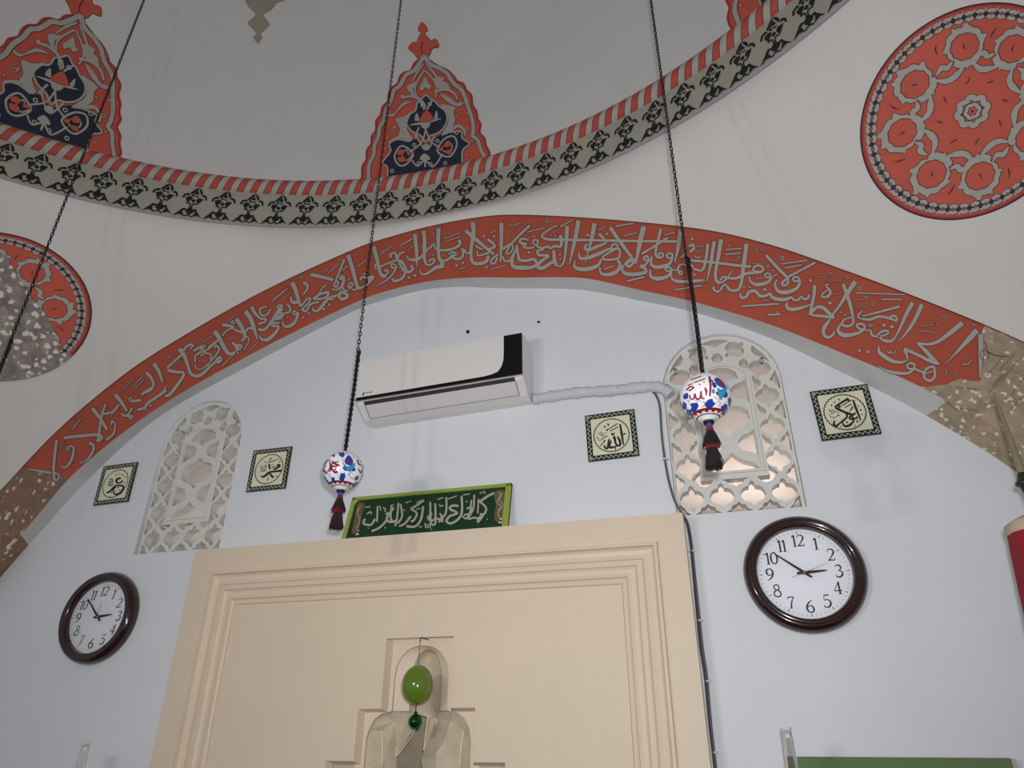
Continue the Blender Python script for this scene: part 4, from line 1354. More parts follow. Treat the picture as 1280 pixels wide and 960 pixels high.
body = [(-.001, .004), (-.06, -.008), (-.100, -.004), (-.140, .022), (-.166, .036), (-.176, .050), (-.176, .050), (-.176, .225), (-.172, .236), (-.15, .246), (-.08, .252), (-.001, .250)]
mb = MB()
us = [-AW, -AW + .004, AW - .004, AW]
rows = []
for u, ins in zip(us, (.004, 0, 0, .004)):
    rows.append([acp(u, y + (ins if y < -.01 else 0), h) for y, h in body])
mb.grid(rows, 0, False, False)
mb.add(rows[0], [list(range(len(body)))[::-1]])
mb.add(rows[-1], [list(range(len(body)))])
mb.build('casing', M['acw'], ac)
# front panel with the black sweep: built from columns so the white edge curves
mb = MB()
FY = -.181
h0, h1 = .046, .238


def panel_strip(uA, uB, hA, hB, mi, yy=FY):
    mb.add([acp(uA, yy, hA), acp(uB, yy, hA), acp(uB, yy, hB), acp(uA, yy, hB)], [(0, 1, 2, 3)], mi)


sweep = [(-AW, .0645), (AW - .16, .0665), (AW - .125, .070), (AW - .100, .078), (AW - .085, .098), (AW - .077, .125), (AW - .0755, .16), (AW - .0755, .238)]
for i in range(len(sweep) - 1):
    (ua, ha), (ub, hb) = sweep[i], sweep[i + 1]
    mb.add([acp(ua, FY, h0 + .004), acp(ub, FY, h0 + .004), acp(ub, FY, hb), acp(ua, FY, ha)], [(0, 1, 2, 3)], 1)
    if ub > ua:
        mb.add([acp(ua, FY, ha), acp(ub, FY, hb), acp(ub, FY, h1), acp(ua, FY, h1)], [(0, 1, 2, 3)], 0)
mb.add([acp(AW - .0755, FY, h0 + .004), acp(AW, FY, h0 + .004), acp(AW, FY, h1), acp(AW - .0755, FY, h1)], [(0, 1, 2, 3)], 1)
panel_strip(-AW, AW, h0 + .0005, h0 + .004, 2)
mb.add([acp(-AW, FY, h1), acp(AW, FY, h1), acp(AW, -.172, h1 + .004), acp(-AW, -.172, h1 + .004)], [(0, 1, 2, 3)], 0)
mb.add([acp(-AW, FY, h0), acp(-AW, FY, h1), acp(-AW, -.172, h1), acp(-AW, -.172, h0)], [(0, 1, 2, 3)], 0)
mb.add([acp(AW, FY, h0), acp(AW, FY, h1), acp(AW, -.172, h1), acp(AW, -.172, h0)], [(0, 1, 2, 3)], 1)
mb.add([acp(-AW, FY, h0), acp(AW, FY, h0), acp(AW, -.172, h0 - .002), acp(-AW, -.172, h0 - .002)], [(0, 1, 2, 3)], 0)
mb.build('front_panel', [M['acw'], M['acb'], M['steel']], ac, label='white front panel sweeping to a gloss black corner and stripe')
# outlet flap on the curved lower front
mb = MB()
fa = [(-.1640, .0325), (-.156, .0275), (-.142, .019), (-.1235, .006), (-.106, -.0035)]
mb.grid([[acp(u, y, h) for y, h in fa] for u in (-AW + .035, AW - .035)], 0, True)
mb.build('air_flap', M['acv'], ac)
mb = MB()
for q in ([(-.1765, .0430), (-.1635, .0320)],):
    mb.grid([[acp(u, y - .0008, h) for y, h in q] for u in (-AW + .034, AW - .033)], 0, False)
mb.grid([[acp(u, y - .0012, h - .001) for y, h in [(-.1085, -.0022), (-.1068, -.0030)]] for u in (-AW + .035, AW - .033)], 0, False)
for ue in (AW - .034, -AW + .035):
    mb.grid([[acp(ue + d, y - .0012, h - .0004) for y, h in fa] for d in (0, .0022)], 0, False)
mb.build('flap_gap', M['acs'], ac)
# maker's mark
P = Paint(lambda px, py, off=0.0: Vector(acp(-AW + .028 + px * .00026, FY - off, .0735 + (60 - py) * .00026)))
P.dsl('s: 0,62 4,38 16,22 34,12 30,36 36,52 22,68 8,74', 0, .0008)
P.dsl('7: 30,26 40,20 48,28|8: 66,44 72,30 84,28 88,44|7: 66,40 76,50 88,44|6: 96,48 99,46|8: 108,28 108,48|8: 122,48 122,28 134,26|8: 142,30 156,26 160,48|7: 160,38 144,40 144,48 158,48', 1, .0008)
P.mb.build('logo', [M['logo'], M['logod']], ac)

# ------------------------------------------------------------------ wrapped pipe and loose cable
M['wrap'] = mat('grey_white_wrap', (212, 211, 218), 0.6, 0.12, 40, 0.3, 90)
pp = [(-.627, 2.866), (-.60, 2.868), (-.54, 2.870), (-.485, 2.872), (-.40, 2.870), (-.32, 2.863), (-.24, 2.862), (-.165, 2.860), (-.125, 2.852), (-.098, 2.832), (-.084, 2.812)]
pc = catmull(pp, 6)
mb = MB()
mb.tube([(x, -.022, z) for x, z in pc], [.0215 + .0022 * math.sin(i * 1.9) + .0016 * math.sin(i * .7) for i in range(len(pc))], 16)
pipe = mb.build('wrapped_pipe', M['wrap'])
tagp(pipe, 'grey white wrapped refrigerant pipe running from air conditioner to window', 'pipe')
M['cable'] = mat('grey_cable', (96, 96, 100), 0.5)
M['cabled'] = mat('dark_cable', (58, 52, 52), 0.5)
cp = [(-.150, 2.842), (-.139, 2.825), (-.1295, 2.775), (-.133, 2.66), (-.131, 2.56), (-.124, 2.47), (-.110, 2.395), (-.088, 2.345), (-.0745, 2.31), (-.070, 2.24), (-.071, 2.12), (-.072, 1.99), (-.073, 1.9), (-.070, 1.81), (-.074, 1.67), (-.074, 1.5), (-.074, 0.5), (-.074, 0.02)]
cab = empty('power_cable', (-.074, -.01, .02))
tagp(cab, 'grey cable running down the wall beside the mihrab edge', 'cable')
cc = catmull(cp, 8)
mb = MB()
mb.tube([(x, -.008, z) for x, z in cc], .0044, 8)
mb.build('cable_sheath', M['cable'], cab)
mb = MB()
mb.tube([(x - .005 + .0015 * math.sin(z * 9), -.014, z) for x, z in cc if z < 2.33], .0034, 8)
mb.build('second_strand', M['cabled'], cab, label='dark brown second strand')
for x, z in ((-.130, 2.56), (-.073, 2.215), (-.0725, 1.985), (-.070, 1.80), (-.073, 1.60)):
    mb = MB()
    mb.box((x - .010, -.0165, z - .003), (x + .012, -.0005, z + .003))
    mb.build('cable_clip', M['wrap'], cab, bevel=.001)

# ------------------------------------------------------------------ wall clocks
M['wood'] = mat('dark_mahogany', (46, 20, 16), 0.14, 0.35, 25, coat=0.6)
M['face'] = mat('clock_face_paper', (236, 238, 244), 0.6)
M['ink'] = mat('clock_ink', (26, 26, 34), 0.6)
M['redink'] = mat('second_hand_red', (190, 60, 84), 0.5)
M['brass'] = mat('brass', (190, 150, 70), 0.3, metal=0.9)
M['glass'] = bpy.data.materials.new('clock_glass')
M['glass'].use_nodes = True
nt = M['glass'].node_tree
for nd in list(nt.nodes):
    if nd.type == 'BSDF_PRINCIPLED':
        nt.nodes.remove(nd)
gl = nt.nodes.new('ShaderNodeBsdfGlossy')
gl.inputs['Roughness'].default_value = 0.03
tp = nt.nodes.new('ShaderNodeBsdfTransparent')
mxs = nt.nodes.new('ShaderNodeMixShader')
fr = nt.nodes.new('ShaderNodeFresnel')
fr.inputs['IOR'].default_value = 1.35
nt.links.new(fr.outputs[0], mxs.inputs[0])
nt.links.new(tp.outputs[0], mxs.inputs[1])
nt.links.new(gl.outputs[0], mxs.inputs[2])
nt.links.new(mxs.outputs[0], nt.nodes['Material Output'].inputs['Surface'])

DIG = {
 '1': '5/9/5: -1,58 8,70 14,72|13: 12,70 12,0|4: 0,0 24,0',
 '2': '5/9/13/8/6: 4,56 10,68 24,72 38,62 38,48 24,26 4,2|12/9/5: 2,4 20,5 36,3 42,16',
 '3': '5/9/13/9/4: 4,62 14,71 28,70 36,58 30,44 18,39|4/10/14/10/5: 18,39 34,34 40,20 32,6 18,0 4,4 2,14',
 '4': '5: 30,70 2,22|8: 2,20 46,20|13: 31,72 31,0|4: 20,0 42,0',
 '5': '9: 10,70 36,70|5: 10,70 6,40|5/9/14/10/5: 7,40 22,44 38,36 40,20 32,5 18,0 4,3 2,12',
 '6': '5/10/14/13/8: 38,70 20,60 6,40 3,20 12,4 22,0|8/13/13/7/5: 22,0 36,6 40,22 32,38 20,40 8,30',
 '7': '9/7: 2,68 38,68|6/10/13: 38,68 22,40 14,0|5: 2,68 2,56',
 '8': 'c9: 22,72 34,66 34,48 22,40 10,48 8,66|c10: 22,40 38,30 40,10 22,0 4,10 6,30',
 '9': '5/10/14/13/8: 6,2 24,12 38,32 41,52 32,68 22,72|8/13/13/7/5: 22,72 8,66 4,50 12,34 24,32 36,42',
 '0': 'c8/14/8/14/8: 22,72 36,60 40,36 36,12 22,0 8,12 4,36 8,60',
}


def clock(name_loc, R, hands, label, italic=0.0):
    x, z = name_loc
    t = empty('wall_clock', (x, 0.0, z))
    tagp(t, label, 'clock', 'wall clocks beside the mihrab')
    k = R / .189
    prof = [(.186, .001), (.189, .010), (.188, .022), (.183, .034), (.175, .043), (.168, .047), (.163, .046), (.160, .043), (.157, .045), (.151, .044), (.147, .038), (.144, .026), (.143, .016)]
    mb = MB()
    mb.lathe((x, 0, z), [(r * k, h) for r, h in prof], 'y', 96)
    mb.build('rim', M['wood'], t)
    mb = MB()
    mb.lathe((x, 0, z), [(.145 * k, .018), (.0005, .018)], 'y', 64)
    mb.build('dial', M['face'], t)

    def dialmap(px, py, off=0.0):
        return Vector((x + px * k, -.0184 - off, z - py * k))
    P = Paint(dialmap)
    for n in range(60):
        a = math.radians(n * 6)
        r0, wd = (.1285, .0024) if n % 5 == 0 else (.131, .0010)
        P.line([(r0 * math.sin(a), -r0 * math.cos(a)), (.137 * math.sin(a), -.137 * math.cos(a))], [wd], 0, 0)
    P.mb.build('minute_marks', M['ink'], t)
    sc = .00053
    for n in range(1, 13):
        P = Paint(dialmap)
        a = math.radians(n * 30)
        s = str(n)
        cx, cy = .1055 * math.sin(a), -.1055 * math.cos(a)
        adv = [26 if c == '1' else 46 for c in s]
        x0 = -sum(adv) / 2
        for c, ad in zip(s, adv):
            for ln in DIG[c].split('|'):
                h, b = ln.split(':')
                pts = [tuple(float(v) for v in q.split(',')) for q in b.split()]
                pts = [(cx + (px + x0 + italic * (py - 36)) * sc, cy - (py - 36) * sc) for px, py in pts]
                cl = h[0] == 'c'
                P.line(pts, [float(v) * sc * .8 for v in h.lstrip('c').split('/')], 0, 0, 0, cl)
            x0 += ad
        P.mb.build('numeral', M['ink'], t)
    for nm, ang, ln, tail, wd, mt, off in (('hour_hand', hands[0], .072, .022, .0105, M['ink'], .003), ('minute_hand', hands[1], .112, .026, .0085, M['ink'], .005), ('second_hand', hands[2], hands[3], hands[4], .0016, M['redink'], .0065)):
        a = math.radians(ang)
        dx, dz = math.sin(a), math.cos(a)
        nx, nz = dz, -dx
        mb = MB()
        q = []
        for l, w_ in ((-tail, wd * .8), (-tail * .4, wd), (ln * .1, wd), (ln * .85, wd * .55), (ln, wd * .12)):
            q.append((x + (dx * l + nx * w_ / 2) * k, z + (dz * l + nz * w_ / 2) * k, x + (dx * l - nx * w_ / 2) * k, z + (dz * l - nz * w_ / 2) * k))
        yA, yB = -.0184 - off, -.0184 - off - .0009
        rows = [[(p[0], yA, p[1]), (p[0], yB, p[1]), (p[2], yB, p[3]), (p[2], yA, p[3])] for p in q]
        mb.grid(rows, 0, False, True)
        mb.add(rows[0], [(0, 1, 2, 3)])
        mb.add(rows[-1], [(3, 2, 1, 0)])
        mb.build(nm, mt, t, label='thin red second hand' if nm == 'second_hand' else None)
    mb = MB()
    mb.lathe((x, 0, z), [(.004, .019), (.004, .0262), (.0005, .0268)], 'y', 16)
    mb.build('hand_pin', M['brass'], t)
    mb = MB()
    mb.lathe((x, 0, z), [(.1432 * k, .0290), (.0005, .0290)], 'y', 64)
    mb.build('glass_cover', M['glass'], t)
    return t


clock((.275, 2.119), .189, (87, -51, 71, .085, .042), 'round dark wood wall clock right of the mihrab below the pierced window')
clock((-2.530, 2.094), .189, (84, -45, 0, .060, .0), 'round dark wood wall clock left of the mihrab', .14)

# ------------------------------------------------------------------ calligraphy tiles
M['tile'] = mat('cream_tile', (228, 227, 198), 0.3)
M['tileb'] = mat('dark_tile_border', (34, 40, 40), 0.3)
M['tilez'] = mat('tile_border_line', (200, 204, 176), 0.35)
M['tinyg'] = mat('tile_grey_green', (120, 126, 108), 0.4)
TS = .194


def tile(x, z, rot, ox, oy, s, txt, label, fine=''):
    c_, s_ = math.cos(rot), math.sin(rot)
    t = empty('calligraphy_tile', (x, 0.0, z))
    tagp(t, label, 'tile', 'square calligraphy tiles on the wall')

    def loc(u, v, y):
        u, v = u * TS / 2, v * TS / 2
        return Vector((x + u * c_ - v * s_, y, z + u * s_ + v * c_))
    mb = MB()
    f = [(-1, -1), (1, -1), (1, 1), (-1, 1)]
    vs = [loc(u, v, -.0002) for u, v in f] + [loc(u, v, -.0083) for u, v in f]
    mb.add(vs, [(0, 1, 5, 4), (1, 2, 6, 5), (2, 3, 7, 6), (3, 0, 4, 7)], 1)
    mb.add(vs[4:], [(0, 1, 2, 3)], 0)
    mb.build('tile_body', [M['tile'], M['tileb']], t)
    P = Paint(lambda u, v, off=0.0: loc(u, v, -.0083 - off))
    o, i = 1.0, .785
    for q in ([(-o, o), (o, o), (i, i), (-i, i)], [(o, o), (o, -o), (i, -i), (i, i)], [(o, -o), (-o, -o), (-i, -i), (i, -i)], [(-o, -o), (-o, o), (-i, i), (-i, -i)]):
        P.poly(q, 0, .0002)
    nz_ = 9
    for a in range(4):
        ca, sa = [(1, 0), (0, 1), (-1, 0), (0, -1)][a]
        for lo, hi, wd, ph in ((.832, .952, .024, 0),):
            pts = []
            for k in range(nz_ * 2 + 1):
                u = -.86 + 1.72 * k / (nz_ * 2)
                v = hi if k % 2 else lo
                pts.append((u * ca - v * sa, u * sa + v * ca))
            for j in range(len(pts) - 1):
                P.line([pts[j], pts[j + 1]], [wd], 1, .0004)
        q = .895
        P.line([(ca * q - sa * q + .05 * math.cos(g), sa * q + ca * q + .05 * math.sin(g)) for g in [k * math.pi / 4 for k in range(8)]], [.028], 1, .0005, 0, True, 2)
    P.mb.build('zigzag_border', [M['tileb'], M['tilez']], t)
    P = Paint(lambda u, v, off=0.0: loc(u, v, -.0083 - off))
    P.line([((.70 + .018 * math.cos(34 * g)) * math.cos(g), (.70 + .018 * math.cos(34 * g)) * math.sin(g)) for g in [2 * math.pi * k / 170 for k in range(170)]], [.040], 0, .0002, 0, True, 1)
    P.mb.build('scalloped_ring', M['ink'], t)
    P = Paint(plane_y(-.0083), ox, oy, s)
    P.dsl(txt, 0, .0003, 0, 2.5, .0003)
    if fine:
        P.dsl(fine, 1, .0003)
    P.mb.build('calligraphy', [M['ink'], M['tinyg']], t)
    return t


tile(-.322, 2.679, .029, 725, 505, 12, """22/34/16: 600,302 625,440 652,612|14/34/30/20: 560,485 600,560 598,620 560,625|30/24/34/30/14: 562,622 535,590 520,520 508,492 530,560
14/34/36/26: 470,545 440,610 450,650 490,650|24/14: 490,650 530,640 552,626|16/22: 445,640 430,560 440,530|14/26/22: 440,640 400,668 372,650 366,620|12: 428,540 404,660
10: 400,395 560,295|10: 450,408 568,345|16: 402,378 408,402|18: 415,295 430,325|d34: 372,340|16/10: 475,455 482,440 500,462 515,430|10: 478,468 512,462
d30: 370,552|12/8: 365,560 305,632|18: 655,455 680,440|d26: 662,452|10: 530,650 535,690""",
     'square cream tile with black calligraphy between the air conditioner pipe and mihrab',
     """16: 265,440 300,450 330,490|14: 300,420 330,440 345,480|22: 330,530 380,490 415,480|14: 265,500 290,545 330,530|12: 370,440 400,425|10: 350,430 355,480|10: 250,480 262,520""")
tile(.509, 2.6725, .029, 1005, 475, 12, """24/34/30/16: 738,300 770,400 815,510 850,605|34/28/26: 665,280 560,340 462,405|24/34/30/36/20: 465,410 560,460 660,500 740,520 770,490
12/26/16: 655,282 672,300 665,318|26/24/30/18: 625,495 648,545 600,600 520,660|24/36/20: 530,655 485,690 448,670 460,610
c24: 740,578 710,545 685,555 690,585|20/26/36/30/14: 745,570 740,620 680,680 610,690 575,640|18/24: 745,575 790,575 795,548|d36: 645,635|d38: 800,622
10: 570,385 712,300|10: 615,412 712,360|14: 715,400 728,415 700,445|8: 680,470 715,440|c14: 515,400 530,385 545,400 530,412|16: 520,285 535,305|d28: 458,335|14: 405,370 420,390
14: 770,680 765,695|22: 850,440 855,460|d24: 820,390 870,515|14: 545,705 560,695""",
     'square cream tile with black calligraphy right of the right window',
     """14: 365,440 390,470 420,450|14: 400,500 450,490 480,450|14: 370,500 400,550 450,560|16: 430,440 440,480|14: 440,580 500,540 540,530|12: 480,470 520,500 500,540|10: 390,430 420,520|12: 410,620 420,600|12: 500,610 506,600""")
tile(-1.8275, 2.6905, -.002, 305, 555, 14.77, """34/24: 462,372 478,470|c26: 625,385 655,385 660,415 630,425|24/34/30: 640,420 600,448 545,470|40/30/22: 690,492 590,505 480,520
24/30/34/40: 480,515 490,560 520,600 548,610|22/26/40/34/16: 600,500 480,520 400,580 340,610 318,580
10: 430,350 600,290|10: 505,440 585,405|d28: 630,275 395,335|18: 470,290 490,300|18: 490,265 510,270|18: 510,385 525,385|16: 650,330 670,318|14: 600,590 615,610|10: 435,680 440,640 460,625""",
     'square cream tile with black calligraphy right of the left window',
     """18: 290,420 320,440 300,490|16: 330,390 350,450 330,500|20: 370,400 400,420 380,480|22: 310,500 360,500 410,485|14: 400,380 420,440|d22: 285,530""")
tile(-2.649, 2.700, .018, 115, 575, 14.77, """24/34/40/24: 535,335 470,350 450,400 480,430|30/20/34: 480,432 520,420 568,385|22/34/30/24: 270,610 340,570 430,480 500,470|26/30/34/40/34/22: 470,472 560,475 580,520 520,610 430,635 392,590
20/16: 392,600 400,540 440,500|d34: 482,510|d26: 455,270 610,315|14: 505,255 520,262|14: 555,280 575,270|14: 600,430 612,420|16: 495,560 510,560|16: 430,575 440,570|12: 345,610 365,600|8: 335,660 340,690""",
     'square cream tile with black calligraphy left of the left window',
     """26: 320,370 360,350 390,380|26: 300,420 350,400 395,410|26: 290,460 340,450 390,450|16: 310,480 370,480|14: 330,350 330,470|14: 370,350 375,470""")

# ------------------------------------------------------------------ green calligraphy board standing on the mihrab
M['sgreen'] = mat('dark_green_board', (20, 62, 34), 0.4, 0.15, 12)
M['slime'] = mat('lime_green_edge', (150, 172, 74), 0.45)
M['silver'] = mat('silver_grey_lettering', (176, 170, 160), 0.45)
M['sgold'] = mat('antique_gold', (112, 96, 58), 0.5, 0.3, 90)
M['swhite'] = mat('white_corner_paint', (220, 222, 214), 0.5)
pt, pb_ = Vector((0, -.020, 2.512)), Vector((0, -.070, MZ + .004))
nrm = Vector((1, 0, 0)).cross(pt - pb_).normalized()
if nrm.y > 0:
    nrm = -nrm
sm_ = plane_pn(pt, nrm)
tl, trr = sm_(440.7, 623.7), sm_(639.6, 605.0)
sx0, sx1 = tl.x, trr.x
sh_ = (pt - pb_).length
sdir = (pt - pb_).normalized()
sign = empty('calligraphy_board', ((sx0 + sx1) / 2, -.07, MZ))
tagp(sign, 'long green board with silver Arabic lettering leaning on top of the mihrab', 'sign board')
topz = (tl.z + trr.z) / 2
hgt = (topz - MZ) / sdir.z


def sgp(x, h, d):
    """x along, h up the slope, d out of the face"""
    p = Vector((x, pb_.y, MZ + .004)) + sdir * h + nrm * d
    return p


mb = MB()
for a, b in (((sx0, 0, -.012), (sx1, hgt, -.002)),):
    vs = [sgp(x, h, d) for d in (a[2], b[2]) for x, h in ((a[0], a[1]), (b[0], a[1]), (b[0], b[1]), (a[0], b[1]))]
    mb.add(vs, [(3, 2, 1, 0), (4, 5, 6, 7), (0, 1, 5, 4), (1, 2, 6, 5), (2, 3, 7, 6), (3, 0, 4, 7)])
mb.build('board', M['sgreen'], sign)
mb = MB()
e = .018
for xa, xb, ha, hb in ((sx0, sx0 + e, 0, hgt), (sx1 - e * 1.25, sx1, 0, hgt), (sx0, sx1, hgt - .014, hgt)):
    vs = [sgp(x, h, d) for d in (-.013, .004) for x, h in ((xa, ha), (xb, ha), (xb, hb), (xa, hb))]
    mb.add(vs, [(3, 2, 1, 0), (4, 5, 6, 7), (0, 1, 5, 4), (1, 2, 6, 5), (2, 3, 7, 6), (3, 0, 4, 7)])
mb.build('border', M['slime'], sign, label='lime green edging')
P = Paint(sm_, 420, 600, 5.565)
P.dsl("""16/18: 1100,90 1050,116 1000,152|14/16: 1000,150 1042,190 1036,230 1002,256 985,296|13: 962,104 955,200 920,268 962,262 1002,272|11: 992,132 986,232|12: 942,140 932,220 905,268 880,250|11: 985,296 1010,270 1022,242 1000,235
16: 874,110 876,220 852,270 800,302 768,284 790,252|13: 908,200 940,190 930,232 890,242|d16: 908,150|8: 885,104 930,96
16: 852,182 812,178 792,200 842,230 790,250|14: 768,120 764,230 720,272 700,262|13: 722,232 742,272 712,292|14: 690,162 690,262 660,282 640,260 670,235|14: 655,152 662,300 690,304 692,270|8: 782,132 840,110|8: 706,136 746,122|9: 716,172 730,182 745,176|8: 735,290 748,288
16: 606,182 592,270 552,322 490,322|16: 612,140 572,170 520,202|14: 520,202 562,232 540,282 520,285|14: 448,166 460,250 430,302|14: 520,252 480,302 440,322|14: 434,160 425,260 412,320|8: 482,160 522,146|8: 556,205 590,196|8: 560,160 592,140|9: 470,205 478,215
14: 388,172 380,262 402,292|16: 402,192 352,270 382,292 422,282|15: 352,282 302,332 248,356|13: 290,182 285,292|15: 272,270 242,312 192,302 202,270|10: 215,236 240,222 246,240|8: 305,180 312,212|8: 326,190 345,205 338,222|8: 200,190 240,186|9: 345,330 338,335|d12: 400,172 225,335
12: 365,225 345,240|10: 620,300 626,335|8: 640,305 640,335|8: 652,300 655,335|8: 575,325 600,325|9: 1050,270 1054,275|7: 1000,95 1030,80 1036,98""", 0, .0015)
P.dsl("""s: 150,165 190,160 196,190 182,240 170,300 160,350 140,372 112,366 118,320 130,260|s: 1108,80 1150,66 1176,90 1172,140 1178,200 1160,250 1150,285 1110,288 1100,240 1112,180 1100,120""", 1, .0008)
P.dsl("""8: 132,146 150,150|8: 134,148 132,168|d12: 152,210 155,352 150,372|8: 1140,272 1168,268|8: 1130,298 1170,290|6: 660,345 666,342|6: 135,380 160,378""", 2, .0012)
P.dsl("""5: 1130,80 1150,110 1120,150 1150,190 1125,230 1145,270|5: 1160,90 1130,130 1160,170 1130,210|5: 170,180 150,230 165,280 140,340""", 0, .0011)
P.mb.build('lettering', [M['silver'], M['sgold'], M['swhite']], sign, label='silver Arabic lettering between gold floral columns')

# ------------------------------------------------------------------ hanging ceramic balls
M['iron'] = mat('dark_iron_chain', (44, 40, 42), 0.45, 0.2, 60, metal=0.6)
M['cerw'] = mat('white_glaze', (238, 238, 242), 0.12, coat=0.5)
M['cobalt'] = mat('cobalt_glaze', (34, 62, 160), 0.15, coat=0.5)
M['crimson'] = mat('crimson_glaze', (136, 26, 44), 0.15, coat=0.5)
M['cyan'] = mat('turquoise_glaze', (44, 142, 186), 0.15, coat=0.5)
M['blackthread'] = mat('black_thread', (22, 20, 22), 0.85)
M['redthread'] = mat('dark_red_thread', (132, 28, 42), 0.85)
M['maroonthread'] = mat('maroon_black_thread', (58, 22, 32), 0.85)
M['bluethread'] = mat('blue_thread', (44, 70, 170), 0.8)
M['whitering'] = mat('white_grey_collar', (206, 204, 204), 0.4)


def chain_links(mb, x, y, z0, z1, pitch, wid, wire, dx=0.0, tw=0.0):
    """oval links, each turned a quarter from the next"""
    n = int((z1 - z0) / pitch)
    hl = pitch * .5 + wire * 1.05
    ns, nt_ = 10, 5
    for k in range(n):
        zc = z0 + (k + .5) * pitch
        ang = (k % 2) * math.pi / 2 + .55
        tx, ty = dx * math.cos(tw * zc), dx * math.sin(tw * zc)
        rows = []
        for i in range(ns):
            a = 2 * math.pi * i / ns
            ax, az = (wid / 2 - wire) * math.cos(a), hl * math.sin(a)
            n_l = math.hypot(math.cos(a), math.sin(a) * .7)
            nx, nz_ = math.cos(a) / n_l, math.sin(a) * .7 / n_l
            row = []
            for j in range(nt_):
                b = 2 * math.pi * j / nt_
                px = ax + nx * wire * math.cos(b)
                pz = az + nz_ * wire * math.cos(b)
                py = wire * math.sin(b)
                row.append((x + tx + px * math.cos(ang) - py * math.sin(ang), y + ty + px * math.sin(ang) + py * math.cos(ang), zc + pz))
            rows.append(row)
        rows.append(rows[0])
        mb.grid(rows, 0, True, True)


def dome_z(x, y):
    d = math.hypot(x - CX, y - CY)
    return DZ + 1.04 * math.sqrt(max(DR * DR - d * d, 0.0))


ZD = 2.862


